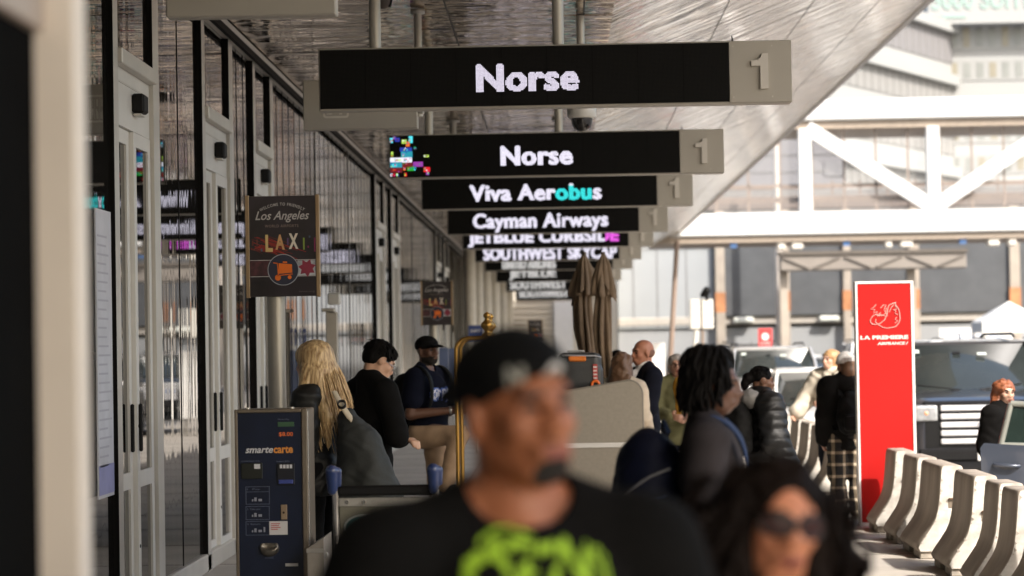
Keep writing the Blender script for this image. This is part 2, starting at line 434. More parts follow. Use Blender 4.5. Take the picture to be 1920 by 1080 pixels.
# ================================================================== canopy over the kerb
SZ = 4.57; XC = .5; XE = 5.2; SE = SZ+.4*(XE-XC); Y0, Y1 = -9., 112.
can = thing('canopy', 'long metal canopy with crinkled reflective soffit over the sidewalk', 'canopy', (0,0,0))
mb = MB().box(-2.78,XC,Y0,Y1,SZ,SZ+.06); mb.build('soffit', soff, can)
mb = MB()
n = Vector((-.4,0,1)).normalized()
vs = [(XC,Y0,SZ),(XE,Y0,SE),(XE,Y1,SE),(XC,Y1,SZ)]
mb.add(vs, [(0,1,2,3)]); mb.add([(x,y,z+.06) for x,y,z in vs], [(3,2,1,0)])
mb.add([vs[0],vs[1],(XE,Y0,SE+.06),(XC,Y0,SZ+.06)],[(0,3,2,1)]); mb.add([vs[3],vs[2],(XE,Y1,SE+.06),(XC,Y1,SZ+.06)],[(0,1,2,3)])
mb.build('sloped_soffit', soff2, can)
MB().box(XE-.02,XE+.10,Y0,Y1,SE-.02,SE+.22,bev=.02).build('edge_trim', M('canopy_edge', (.5,.46,.41), .35, .5, var=.05), can)
MB().box(-3.4,XE+.02,Y0,Y1,SE+.24,SE+.4).build('roof', M('canopy_roof', (.5,.48,.45), .8), can)
mb = MB()
for k in range(-2, 26):
    y = k*4.4+1.3; mb.box(-2.75,XC-.005,y-.006,y+.006,SZ-.006,SZ-.002)
    a = .006; mb.add([(XC+.01,y-a,SZ-.002),(XE-.05,y-a,SE-.024),(XE-.05,y+a,SE-.024),(XC+.01,y+a,SZ-.002)],[(0,1,2,3)])
for xx in (-.9,.25): mb.box(xx-.006,xx+.006,Y0,Y1,SZ-.009,SZ-.003)
for xx in (1.7,2.9,4.1): zz = SZ+.4*(xx-XC); mb.add([(xx-.006,Y0,zz-.006),(xx+.006,Y0,zz-.002),(xx+.006,Y1,zz-.002),(xx-.006,Y1,zz-.006)],[(0,1,2,3)])
mb.build('panel_seams', seamm, can)

# ================================================================== terminal facade
fac = thing('terminal_building', 'glass fronted terminal building along the left of the sidewalk', 'terminal')
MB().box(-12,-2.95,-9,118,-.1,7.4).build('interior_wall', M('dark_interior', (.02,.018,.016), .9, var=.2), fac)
MB().box(-2.92,-2.785,-9,112,4.42,SZ-.004,bev=.012).build('top_beam', alum, fac)
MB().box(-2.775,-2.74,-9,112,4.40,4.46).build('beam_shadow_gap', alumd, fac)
MB().box(-2.92,-2.80,-9,112,0,.14,bev=.01).build('base_sill', alum, fac)
PORT = [(15.46,17.24),(19.34,21.2),(22.6,24.2),(37.6,39.7),(41.2,43.3),(56,58.4),(60,62.4),(78,80.4)]
BAYS = [(4.6,15.46),(17.24,19.34),(21.2,22.6),(24.2,37.6),(39.7,41.2),(43.3,56),(58.4,60),(62.4,78),(80.4,111)]
for (a, b) in BAYS:
    nn = max(1, round((b-a)/4.5))
    for k in range(nn):
        y0 = a+(b-a)*k/nn; y1 = a+(b-a)*(k+1)/nn
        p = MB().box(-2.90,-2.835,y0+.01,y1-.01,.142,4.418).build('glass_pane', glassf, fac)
        jb = MB(); ns = max(1, round((y1-y0)/(.95 if a < 20 else .55)))
        for q in range(1, ns):
            yy = y0+(y1-y0)*q/ns; jb.box(-2.8348,-2.831,yy-.008,yy+.008,.142,4.418)
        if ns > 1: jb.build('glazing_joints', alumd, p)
    for k in range(1, nn):
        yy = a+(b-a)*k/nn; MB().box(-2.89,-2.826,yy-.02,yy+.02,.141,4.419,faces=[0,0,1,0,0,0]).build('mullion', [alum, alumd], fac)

def portal(d0, d1, label):
    r = thing('sliding_door_portal', label, 'sliding door', (-2.8, d0, 0), 0, 'sliding door entrances of the terminal')
    W_ = d1-d0
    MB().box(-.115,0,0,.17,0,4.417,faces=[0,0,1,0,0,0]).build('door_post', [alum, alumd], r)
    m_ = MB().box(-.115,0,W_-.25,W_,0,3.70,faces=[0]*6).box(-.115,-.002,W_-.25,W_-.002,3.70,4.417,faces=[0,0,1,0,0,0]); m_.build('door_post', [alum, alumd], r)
    MB().box(-.10,.03,.172,W_-.252,3.60,3.70,bev=.006).build('transom', alum, r)
    hp = MB().box(-.10,-.03,.174,W_-.254,3.22,3.598)
    hp.box(-.032,-.026,.176,W_-.256,3.50,3.512,mi=1); h_ = hp.build('header_panel', [panelw, alum], r)
    ym = W_*.5+.02
    sb = MB().box(-.031,.055,ym-.09,ym+.09,3.34,3.47,bev=.015); sb.box(-.02,.03,ym-.07,ym+.1,3.325,3.337,mi=1)
    sb.build('door_sensor', [blackm, alum], h_)
    MB().box(-.112,-.035,.172,W_-.252,3.702,4.416).build('transom_glass', glassf, r)
    ins0, ins1 = .176, W_-.256; half = (ins1-ins0)/2
    for k in (0,1):
        a = ins0+half*k; b = a+half-.01; x0 = -.10+.03*k
        f_ = MB()
        f_.box(x0,x0+.045,a,a+.10,.01,3.215); f_.box(x0,x0+.045,b-.10,b,.01,3.215)
        f_.box(x0,x0+.045,a+.10,b-.10,3.12,3.215); f_.box(x0,x0+.045,a+.10,b-.10,.84,.95); f_.box(x0,x0+.045,a+.10,b-.10,.01,.2)
        lf = f_.build('door_leaf', panelw, r)
        MB().box(x0+.015,x0+.03,a+.098,b-.098,.198,3.122).build('door_glass', glassd, lf)
        MB().box(x0+.046,x0+.07,(b-.085 if k == 0 else a+.05),(b-.055 if k == 0 else a+.08),1.08,1.40,bev=.008).build('handle', blackm, lf)
        for zz in (1.25,.45): MB().tube([(x0+.045,a+.05,zz),(x0+.049,a+.05,zz)],.012,8).build('bolt', blackm, lf)
    return r
LBL = ['sliding door entrance left of the ticket kiosk, the closest full one','sliding door entrance just behind the navy ticket kiosk','sliding door entrance partly behind the welcome poster',
 'far sliding door entrance beside the man in a black shirt','sliding door entrance behind the man in the black cap','distant sliding door entrance, first beyond the second poster','distant sliding door entrance, second beyond the second poster','farthest sliding door entrance under the last hanging signs']
for (a, b), l in zip(PORT, LBL): portal(a, b, l)
# tall paper notice fixed on the glass
nb = MB().box(-2.80,-2.79,14.75,15.25,.86,2.62)
for k in range(26): nb.box(-2.7895,-2.7885,14.79,15.05+.15*random.random(),2.45-k*.056,2.462-k*.056,mi=1)
nb.box(-2.7895,-2.7885,14.75,15.25,.88,1.06,mi=2)
nb.box(-2.89,-2.80,14.98,15.02,1.7,1.75)
tag(nb.build('wall_notice',[M('notice_paper',(.52,.52,.56),.6,var=.08),M('notice_print',(.40,.395,.45),.7,var=0),M('notice_band',(.28,.29,.5),.7,var=.1)]),'tall white printed notice fixed on the glass left of the first doors','notice')

# blurred entrance frame right beside the camera
nd = thing('entrance_frame', 'pale door frame with dark glass right beside the camera, out of focus', 'door frame', (-.97,4.4,0))
creamp = M('cream_frame_paint', (.86,.76,.65), .5, .0, var=.05, scale=3)
MB().box(.0,.105,0,.1,0,3.3,bev=.006).build('door_post', creamp, nd)
MB().box(0,.05,-3.2,0,2.33,2.40,bev=.004).build('door_header', M('beige_header_paint', (.42,.34,.28), .5, var=.05), nd)
MB().box(.012,.03,-3.19,-.002,.02,2.328).build('door_glass', M('dark_door_panel',(.004,.004,.004),.9,var=.1,spec=.02), nd)
MB().box(.012,.03,-3.19,-.002,2.402,3.3).build('transom_glass', M('pale_transom', (.35,.42,.47), .15, var=.1), nd)  # pale blue reflection in the pane is put into its base colour
MB().box(-1.8,-.002,.02,.06,0,3.3).build('return_glass', M('return_panel',(.03,.03,.03),.3,var=.1), nd)

# ================================================================== hanging LED signs
ledp = bpy.data.materials.new('led_panel'); ledp.use_nodes = True
t = ledp.node_tree; b = t.nodes['Principled BSDF']; b.inputs['Specular IOR Level'].default_value = .12; b.inputs['Roughness'].default_value = .7
tc = t.nodes.new('ShaderNodeTexCoord'); mp = t.nodes.new('ShaderNodeMapping'); mp.inputs['Scale'].default_value = (1/.0091,)*3; t.links.new(tc.outputs['Object'], mp.inputs['Vector'])
fr = t.nodes.new('ShaderNodeVectorMath'); fr.operation = 'FRACTION'; t.links.new(mp.outputs['Vector'], fr.inputs[0])
sp = t.nodes.new('ShaderNodeSeparateXYZ'); t.links.new(fr.outputs['Vector'], sp.inputs[0])
def mth(op, a, b_=None):
    n_ = t.nodes.new('ShaderNodeMath'); n_.operation = op
    if isinstance(a, (int,float)): n_.inputs[0].default_value = a
    else: t.links.new(a, n_.inputs[0])
    if b_ is not None:
        if isinstance(b_, (int,float)): n_.inputs[1].default_value = b_
        else: t.links.new(b_, n_.inputs[1])
    return n_.outputs[0]
g = mth('MULTIPLY', mth('LESS_THAN', sp.outputs['X'], .42), mth('LESS_THAN', sp.outputs['Z'], .42))
mx = t.nodes.new('ShaderNodeMix'); mx.data_type = 'RGBA'; t.links.new(g, mx.inputs['Factor'])
mx.inputs[6].default_value = (.0022,.0021,.002,1); mx.inputs[7].default_value = (.016,.0155,.014,1); t.links.new(mx.outputs[2], b.inputs['Base Color'])
def glow(name, c, s=1.): return M(name, (.02,.02,.02), .6, var=0, emit=lin(c), estr=s*1.25/EXPO)
LEDW = glow('led_lilac_white', (.87,.84,.91)); LEDW2 = glow('led_white', (.95,.93,1.), 1.05)
LEDF = glow('led_far_white', (.80,.79,.78)); LEDC = glow('led_cyan', (.2,.93,.93)); LEDM = glow('led_magenta', (.98,.38,.95))
WS = 3.35; HS = .42
def hang_sign(d, label, txt, th, x0f, wfrac, left=597, pole=True, glitch=False, parts=None, dx=0., pitch=.0091, zoff=0.):
    """d depth; txt lettering, th capital height, x0f start of the text as a fraction of the width"""
    x0 = -1.675+dx; z0 = CH+1.70+zoff
    r = thing('hanging_sign', label, 'hanging sign', (x0, d, z0), 0, 'black LED signs hanging in a row under the canopy')
    dw = WS*.868
    MB().box(-.012,WS+.004,.012,.20,-.012,HS+.012,bev=.006).build('casing', signgrey, r)
    dp_ = MB().box(0,dw,0,.0115,0,HS).build('display_panel', ledp, r)
    if d < 40:
        for q in range(1,9): MB().box(dw*q/9-.0012,dw*q/9+.0012,-.0016,-.0004,.001,HS-.001).build('module_joint', M('module_joint',(.0012,.0012,.0012),.9,var=0,spec=.05), dp_)
        MB().tube([(dw+.03,.02,HS+.012),(dw+.025,.02,HS+.05)],[.008,.003],6).build('cable_stub', blackm, r)
        for sx_ in (.03,.305):
            for sz_ in (.03,.39): MB().tube([(dw+sx_,-.004,sz_),(dw+sx_,-.0075,sz_)],.006,8).build('screw', steelm, r)
    ep = MB().box(dw+.004,WS,-.004,.0115,-.006,HS+.006).build('end_panel', signgrey, r)
    nm = MB(); cx = dw+.158
    one = [(.062,0),(.118,0),(.118,.25),(.075,.25),(.066,.222),(.045,.205),(0,.20),(0,.163),(.062,.163)]
    nm.prism([(cx+a_, .085+b_) for a_, b_ in one], -.028, -.0045, 'y')
    nm.build('numeral', numm, ep)
    if txt:
        T = fit_text(txt, wfrac*WS, th, bold=.016, space=1.05)
        T[...,0] += x0f*WS; T[...,1] += parts.get('y', .085) if parts else .085
        l0 = sample_tris(T, pitch); l1 = {(i+a_, j) for i, j in l0 for a_ in (-1,0,1)}; lit = sorted(l1 | {(i, j+1) for i, j in l0}); lb = MB(); q = pitch*.86
        for (i, j) in lit:
            if (j+1)*pitch > HS-.01: continue
            a, c = i*pitch, j*pitch; mi = 0
            if parts and 'alt' in parts and parts['alt'][0] < a/WS < parts['alt'][1] and (len(parts['alt']) < 3 or c < parts['alt'][2]): mi = 1
            lb.add([(a,-.003,c),(a+q,-.003,c),(a+q,-.003,c+q),(a,-.003,c+q)],[(0,1,2,3)],mi)
        lb.build('lettering', [LEDW if pitch < .0095 and d < 20 else (LEDW2 if d < 52 else LEDF), (parts or {}).get('mat', LEDC)], r)
    if glitch:
        gm = [glow('glitch_'+n_, c) for n_, c in (('cyan',(.3,.85,.9)),('teal',(.1,.55,.62)),('blue',(.1,.2,.6)),('red',(.85,.05,.12)),('darkred',(.4,.02,.08)),('green',(.1,.6,.15)),('lime',(.7,.85,.35)),('white',(.9,.9,.95)),('violet',(.55,.2,.6)),('orange',(.85,.4,.15)))]
        gb = MB(); bs = .068
        def blk(x, y, w_, h_, c): gb.add([(x,-.003,y),(x+w_,-.003,y),(x+w_,-.003,y+h_),(x,-.003,y+h_)],[(0,1,2,3)],c)
        for (x, y, w_, h_, c) in ((0,.35,.03,.05,0),(.12,.34,.05,.04,6),(.16,.31,.04,.05,9),(.19,.345,.04,.07,0),(.10,.26,.12,.04,2),(.11,.20,.115,.062,1),(.12,.215,.03,.03,0),(.01,.21,.022,.05,6),(0,.155,.12,.045,7),(.05,.165,.06,.02,6),(.12,.15,.10,.05,7),(.135,.16,.03,.03,8),(0,.10,.12,.052,1),(.02,.11,.05,.03,0),(.12,.10,.105,.05,4),(.23,.105,.10,.05,8),(0,.05,.12,.05,4),(.13,.07,.025,.035,9),(.17,.065,.07,.045,5),(.235,.07,.02,.03,0),(.335,.05,.065,.05,3),(.36,.02,.03,.03,8),(0,.012,.022,.03,7),(.03,.012,.02,.03,3),(.058,.012,.02,.03,6),(.14,.01,.026,.035,3),(.34,.20,.05,.022,6),(.24,.28,.025,.022,1),(.05,.36,.05,.04,2),(.03,.385,.03,.03,8)):
            blk(x,y,w_,h_,c)
            for q_ in range(3):
                blk_c = random.randrange(10)
                gb.add([(x+random.random()*w_*.7,-.0045,y+random.random()*h_*.7)]*1, [], 0)
                xx, yy = x+random.random()*w_*.75, y+random.random()*h_*.75
                gb.add([(xx,-.005,yy),(xx+.012,-.005,yy),(xx+.012,-.005,yy+.012),(xx,-.005,yy+.012)],[(0,1,2,3)],blk_c)
        gb.build('glitch_pixels', gm, r)
    if pole:
        for px_ in (.39, 1.70):
            MB().tube([(px_,.10,HS+.004),(px_,.10,SZ-z0-.02)],.042,14).build('hanger_pole', polem, r)
            MB().lathe([(.0,SZ-z0-.035),(.085,SZ-z0-.035),(.085,SZ-z0-.008),(0,SZ-z0-.008)],16,mat=Matrix.Translation((px_,.10,0))).build('ceiling_flange', polem, r)
    return r
hang_sign(17.4,'frontmost hanging black LED sign with one short white dotted word','Norse',.190,.334,.214,parts={'y':.10})
hang_sign(24.6,'second hanging LED sign, with coloured glitch blocks at its left end','Norse',.190,.334,.212,parts={'y':.10},glitch=True)
hang_sign(30.4,'third hanging LED sign, its second word partly cyan','Viva Aerobus',.20,.176,.486,parts={'alt':(.49,.63,.26),'mat':LEDC})
hang_sign(37.4,'fourth hanging LED sign with two white words, under the cyan lettered one','Cayman Airways',.29,.115,.612,parts={'y':.015})
hang_sign(43.1,'fifth hanging LED sign, its capital lettering ending in a magenta letter','JETBLUE CURBSIDE',.27,.030,.785,parts={'alt':(.745,.9),'mat':LEDM,'y':.025},pitch=.013)
hang_sign(49.6,'sixth hanging LED sign with white capitals just above the closed parasols','SOUTHWEST SKYCAP',.255,.05,.80,parts={'y':.012},pitch=.014)
hang_sign(56.,'seventh hanging LED sign, low blurred lettering mostly hidden','UNITED AIRLINES',.20,.118,.36,parts={'y':.03},pitch=.016)
hang_sign(66.,'eighth hanging LED sign with one short blurred capital word','JETBLUE',.245,.106,.37,parts={'y':.04},pitch=.018)
hang_sign(78.,'ninth hanging LED sign with blurred white capitals, second from the farthest','SOUTHWEST',.27,.04,.53,parts={'y':.06},pitch=.02)
hang_sign(95.,'farthest hanging LED sign with blurred white capitals','SOUTHWEST',.29,.04,.57,parts={'y':.11},pitch=.024)

# blank casings over the doors
def door_sign(d, label, px, py):
    r = thing('door_sign', label, 'hanging sign', (gx(px,d,py),d,gz(px,py,d)), 0, 'grey blank backed signs hanging by the doors')
    MB().box(0,.95,0,.14,0,.415,bev=.008).build('casing', signgrey, r)
    p = MB()
    def rr(x0,x1,z0,z1,rad): return [(x0+rad+ (-rad*math.cos(a)),z0+rad-rad*math.sin(a)) for a in [i*PI/8 for i in range(5)]]+[(x1-rad+rad*math.sin(a),z0+rad-rad*math.cos(a)) for a in [i*PI/8 for i in range(5)]]+[(x1-rad+rad*math.cos(a),z1-rad+rad*math.sin(a)) for a in [i*PI/8 for i in range(5)]]+[(x0+rad-rad*math.sin(a),z1-rad+rad*math.cos(a)) for a in [i*PI/8 for i in range(5)]]
    o_ = rr(.165,.38,.095,.325,.025); i_ = rr(.182,.363,.112,.308,.012); n_ = len(o_)
    for k in range(n_):
        k2 = (k+1) % n_
        p.add([(o_[k][0],-.006,o_[k][1]),(o_[k2][0],-.006,o_[k2][1]),(i_[k2][0],-.006,i_[k2][1]),(i_[k][0],-.006,i_[k][1])],[(0,1,2,3)])
    p.prism([(.195,.125),(.235,.125),(.28,.19),(.28,.21),(.225,.21),(.195,.17)],-.006,-.002,'y'); p.box(.30,.325,-.006,-.002,.125,.29); p.box(.205,.24,-.006,-.002,.23,.29)
    p.build('pictogram', numm, r)
    for px_ in (.96,):
        MB().tube([(px_,.07,.1),(px_,.07,SZ-r.location.z-.02)],.032,12).build('hanger_pole', polem, r)
    MB().box(.955,1.0,.03,.11,.12,.34,bev=.01).build('pole_bracket', polem, r)
    MB().lathe([(0,SZ-r.location.z-.05),(.06,SZ-r.location.z-.05),(.06,SZ-r.location.z-.01),(0,SZ-r.location.z-.01)],14,mat=Matrix.Translation((.96,.07,0))).build('ceiling_flange', polem, r)
    return r
door_sign(20.3,'grey blank sign with a raised pictogram, half behind the frontmost LED sign',569,244)
door_sign(13.6,'grey blank sign cut by the top of the picture, nearest the doors',311,33)

# dome camera and small ceiling devices
c = at(1091,222,21.0)
cc = thing('security_camera','white dome security camera with dark bubble under the frontmost sign','security camera',(c.x,c.y,c.z))
MB().lathe([(.0,.10),(.115,.10),(.125,.085),(.125,.015),(.11,.0),(0,0)],24).build('housing', M('camera_white',(.62,.6,.56),.4,var=.03), cc)
MB().lathe([(.092,.0),(.09,-.04),(.07,-.085),(.035,-.108),(0,-.112)],24).build('bubble', M('smoked_dome',(.012,.01,.009),.08,var=0,ior=1.6), cc)
MB().tube([(0,0,.10),(0,0,SZ-c.z-.006)],.035,12).build('mount_pole', polem, cc)
for (px,py,d,l) in ((716,78,19.5,'small dark ceiling speaker bracket left of the sign poles'),(806,222,26.5,'small dark ceiling bracket behind the second sign')):
    c = at(px,py,d); o = thing('ceiling_bracket', l, 'bracket', (c.x,c.y,SZ))
    MB().lathe([(0,-.12),(.05,-.12),(.075,-.07),(.075,-.03),(.03,-.008),(0,-.008)],14).build('body', M('bracket_brown',(.06,.045,.035),.5,var=.1), o)
    MB().tube([(-.09,0,-.012),(-.07,0,-.10),(.07,0,-.10),(.09,0,-.012)],.012,8).build('arm', blackm, o)
# ================================================================== people
def skin(name, c): return M(name, c, .5, var=.10, scale=14, sss=.12, bump=.0008, bscale=160)
def cloth_m(name, c, rough=.9, var=.14, sheen=0., bs=300, b=.0012): return M(name, c, rough, var=var, scale=9, bump=b, bscale=bs, sheen=0., spec=.12 if max(c) < .06 else .3)
def bisect(a, b, t): return np.array(a)+(np.array(b)-np.array(a))*t
HEADC = np.array([0,.0,1.635])
def make_person(label, x, y, H, face, bulk=1., headrot=(0,0,0), arms=None, legs=None, skinm=None, vox=.008, lean=0., beard=None, brows=(.015,.01,.008), lips=None, handpose=None, headshift=(0,0,0), z=0., wide=1.):
    """a standing figure; face = world direction (dx,dy); returns (root, skeleton dict)"""
    s = H/1.755; yaw = math.atan2(-face[0], face[1])
    root = thing('person', label, 'person', (x,y,z), yaw)
    b = bulk; sk = {'s': s, 'root': root, 'vox': vox}
    A = {'L': ((-.19,-.01,1.405),(-.235,-.03,1.11),(-.235,.06,.86)), 'R': ((.19,-.01,1.405),(.235,-.03,1.11),(.235,.06,.86))}
    if arms:
        for k, v_ in arms.items(): A[k] = (A[k][0],)+tuple(v_)
    Lg = {'L': ((-.095,0,.92),(-.10,.015,.49),(-.105,-.03,.085)), 'R': ((.095,0,.92),(.10,.015,.49),(.105,-.03,.085))}
    if legs:
        for k, v_ in legs.items(): Lg[k] = (Lg[k][0],)+tuple(v_)
    la = math.radians(lean); LR = np.array(Matrix.Rotation(-la,3,'X')); piv = np.array([0,0,.95])
    def lw(p): return LR @ (np.array(p,float)-piv)+piv           # lean the upper body forward
    bx = lambda p: np.array([p[0]*(1+(b-1)*.8), p[1], p[2]])
    torso = [ell((0,.0,.96),(.165*b,.118*b,.135)), ell((0,.012*b,1.10),(.148*b,.112*b,.15)), ell((0,.0,1.27),(.168*b,.115*b,.17)),
             seg((-.145*b,-.015,1.415),(.145*b,-.015,1.415),.058), seg((0,-.02,1.33),(0,-.025,1.47),.085,.07),
             seg((-.05,-.03,1.485),(-.15*b,-.02,1.425),.045,.05), seg((.05,-.03,1.485),(.15*b,-.02,1.425),.045,.05)]
    torso = [moved(p, LR, piv-LR@piv) for p in torso]
    arm = {}; hand = []
    for k in 'LR':
        S = lw(bx(A[k][0])); E = np.array(A[k][1],float); W = np.array(A[k][2],float)
        if not (arms and k in arms): E = lw(bx(E)); W = lw(bx(W))
        arm[k] = (S, E, W)
        d = (W-E)/np.linalg.norm(W-E)
        pn = np.array((handpose or {}).get(k, ((1 if k == 'L' else -1),0.15,0)), float); pn -= d*(pn@d); pn /= np.linalg.norm(pn)
        sd = np.cross(d, pn)
        fwd = sd if sd[1] >= 0 else -sd
        Rm = np.stack([fwd, d, pn], 1)
        hand.append(ell(W+d*.045, (.040,.056,.016), Rm))
        for q in range(4):
            o_ = W+d*.085+fwd*(.030-.02*q); l1 = (.042,.047,.044,.034)[q]
            d1 = d*.9+pn*.42; d1 /= np.linalg.norm(d1); d2 = d*.45+pn*.9; d2 /= np.linalg.norm(d2)
            hand += [seg(o_, o_+d1*l1, .0092,.0085), seg(o_+d1*l1, o_+d1*l1+d2*l1*.85, .0085,.007)]
        o_ = W+d*.02+fwd*.03; d1 = d*.55+fwd*.7+pn*.4; d1 /= np.linalg.norm(d1); d2 = d*.9+pn*.35; d2 /= np.linalg.norm(d2)
        hand += [seg(o_, o_+d1*.04, .0125,.0105), seg(o_+d1*.04, o_+d1*.04+d2*.032, .0105,.008)]
    HR = rot(*headrot); hc = lw(HEADC)+np.array(headshift); sk['HR'] = HR; sk['hc'] = hc
    hp = lambda p: moved(p, HR, hc)
    neck0 = lw((0,-.028,1.46))
    head = [ell((0,-.015,.028),(.078,.099,.092)), ell((0,.022,-.03),(.064,.074,.085)), ell((0,.048,-.083),(.040,.040,.032)),
            seg((-.048,.0,-.06),(-.022,.06,-.092),.022,.02), seg((.048,.0,-.06),(.022,.06,-.092),.022,.02),
            seg((-.034,.078,.028),(.034,.078,.028),.014), ell((-.042,.06,-.022),(.022,.022,.02)), ell((.042,.06,-.022),(.022,.022,.02)),
            ell((-.081,-.012,-.006),(.009,.022,.033),rot(0,0,0) @ np.array(Matrix.Rotation(.35,3,'Z'))), ell((.081,-.012,-.006),(.009,.022,.033),np.array(Matrix.Rotation(-.35,3,'Z')))]
    face_ = [seg((0,.090,.018),(0,.113,-.024),.0085,.0125), ell((-.013,.1,-.03),(.009,.010,.009)), ell((.013,.1,-.03),(.009,.010,.009)),
             seg((-.024,.088,-.061),(0,.099,-.058),.006,.008), seg((.024,.088,-.061),(0,.099,-.058),.006,.008), seg((-.018,.089,-.071),(.018,.089,-.071),.008)]
    eyes = [ell((-.031,.077,.004),(.0135,.0125,.011)), ell((.031,.077,.004),(.0135,.0125,.011))]
    hc_n = HR @ np.array([0,-.03,-.06])+hc
    neck = [seg(neck0, hc_n, .060*(1+(b-1)*.45), .053*(1+(b-1)*.3)), seg(lw((0,-.01,1.42)), neck0, .075,.06)]
    legp = {}
    for k in 'LR':
        h_, n_, a_ = (np.array(q,float) for q in Lg[k]); h_ = bx(h_); 
        legp[k] = [seg(h_, n_, .088*b, .057*(1+(b-1)*.6)), seg(n_, a_, .057*(1+(b-1)*.6), .039)]
        fd = np.array((legs or {}).get('foot'+k, (.0,1.,0.)), float) if legs else np.array((0,1.,0))
    feet = {k: [seg(np.array(Lg[k][2])+(0,-.035,-.04), np.array(Lg[k][2])+(0.01 if k=='R' else -.01,.15,-.052), .04,.033)] for k in 'LR'}
    armp = {k: [seg(arm[k][0], arm[k][1], .053*(1+(b-1)*.7), .041*(1+(b-1)*.5)), seg(arm[k][1], arm[k][2], .042*(1+(b-1)*.5), .029)] for k in 'LR'}
    sk.update(torso=torso, armp=armp, legp=legp, feet=feet, arm=arm, lw=lw, LR=LR, neck=neck, neck0=neck0, head=[hp(p) for p in head])
    allp = torso+neck+[hp(p) for p in head]+armp['L']+armp['R']+legp['L']+legp['R']+feet['L']+feet['R']
    subs = [hp(ell((sx*.033,.098,.006),(.018,.016,.012))) for sx in (-1,1)]
    fine = [hp(p) for p in face_]+hand
    V, Q = sdf(allp+fine, vox/s if vox > .007 else vox, k=.022, subs=subs, ks=.012)
    # eyes come forward again in the sockets: faces near the eyeballs are coloured
    C = V[Q].mean(1); L = (C-hc) @ HR
    mi = np.zeros(len(Q), int)
    def near(c, r): return (((L-np.array(c))/np.array(r))**2).sum(1) < 1
    lipm = (near((0,.098,-.065),(.026,.022,.0125)))
    mi[lipm] = 1
    br = near((-.034,.088,.026),(.024,.03,.0065)) | near((.034,.088,.026),(.024,.03,.0065)); mi[br] = 2
    ey = near((-.031,.085,.004),(.017,.02,.0075)) | near((.031,.085,.004),(.017,.02,.0075)); mi[ey] = 2
    if beard: mi[beard(L) & ~lipm] = 3
    sk['skin'] = skinm
    bd = mesh_np('body', V*s, Q, [skinm, lips or skinm, M('brow_hair', brows, .8, var=.1), M('beard_hair', (.012,.009,.007), .9, var=.3, scale=60, bump=.002, bscale=200)], root, mi)
    return root, sk
def hbase(sk, prims): return [moved(p, sk['HR'], sk['hc']) for p in prims]
def add(sk, name, prims, mat, k=.02, subs=(), cuts=(), noise=None, vox=None, ks=.01, parent=None, mi=None):
    s = sk['s']; V, Q = sdf(prims, vox or sk['vox'], k=k, subs=subs, cuts=cuts, noise=noise, ks=ks)
    o = mesh_np(name, V*s, Q, mat, parent or sk['root']); sk['last'] = (V*s, Q); return o
def top(sk, name, mat, off=.014, sleeve='long', hem=.88, neckr=.075, wr=.006, wf=16, loose=0., hood=False, collar=False, seed=0., arms='LR', flare=0., puffs=0.):
    P = [grown(p, off) for p in sk['torso']]
    for k in arms:
        a, b_, c = sk['arm'][k]
        ra = sk['armp'][k][0][3]+off+.006+loose; rb = sk['armp'][k][0][4]+off+.006+loose
        if sleeve == 'short': P.append(seg(a, bisect(a,b_,.62), ra+.008, rb+.022))
        else: P += [seg(a, b_, ra, rb), seg(b_, bisect(b_,c,.97), rb, sk['armp'][k][1][4]+off+.008+loose*.7)]
    if flare: P.append(seg(sk['lw']((0,0,1.05)), (0,0,hem-.02), .15+flare*.5, .15+flare))
    else: P.append(ell((0,0,hem+.06),(.178*1.02,.135,.16)))
    if collar: P.append(seg(sk['neck0']+(0,.008,-.035), sk['neck0']+(0,.004,.03), .083,.077))
    if hood: P += [ell(sk['neck0']+(0,-.075,-.03),(.12,.07,.085)), seg(sk['neck0']+(-.07,-.02,-.02), sk['neck0']+(.07,-.02,-.02),.05)]
    nz = [wrinkle(wr, wf, seed)]
    if puffs:
        def pf(X, Y, Z): return -puffs*np.abs(np.sin(Z*PI/.085))+0*X+0*Y
        nz.append(pf)
    subs = [ell(sk['neck0']+(0,.03,.055),(neckr,neckr*1.05,.075))] if neckr else []
    return add(sk, 'jacket' if sleeve == 'long' else 'shirt', P, mat, k=.03, subs=subs, cuts=[((0,0,-1),-hem)], noise=nz)
def bottoms(sk, mat, off=.016, wr=.006, top_=1.0, cuffs=.07, wide=.012, seed=3.):
    P = [grown(sk['torso'][0], off)]
    for k in 'LR':
        for p in sk['legp'][k]: P.append(('c', p[1], p[2]+(np.array([0,0,-.02]) if p is sk['legp'][k][1] else 0), p[3]+off, p[4]+off+wide))
    return add(sk, 'trousers', P, mat, k=.03, cuts=[((0,0,1),top_),((0,0,-1),-cuffs)], noise=wrinkle(wr,15,seed))
def shoes(sk, mat):
    for k in 'LR':
        z0 = sk['legp'][k][1][2][2]-.085
        add(sk, 'shoe', [grown(p,.012) for p in sk['feet'][k]], mat, cuts=[((0,0,1),z0+.12),((0,0,-1),-z0-.003)])
def hair(sk, mat, prims, subs=(), k=.02, noise=None, cuts=(), vox=None): 
    return add(sk, 'hair', hbase(sk, prims), mat, k=k, subs=hbase(sk, subs), noise=noise, cuts=cuts, vox=vox)
FACEHOLE = [ell((0,.10,-.035),(.068,.075,.085))]
SHORT = [ell((0,-.022,.040),(.086,.103,.090))]
def strands(sk, name, mat, curves, rad, n=6):
    mb = MB(); s = sk['s']
    for c in curves:
        pts = [(sk['HR'] @ np.array(p)+sk['hc'])*s for p in c]; m_ = len(pts)
        mb.tube([Vector(p) for p in pts], [rad*(1 if i < m_-1 else .35)*(.8+.4*random.random()) for i in range(m_)], n)
    return mb.build(name, mat, sk['root'])

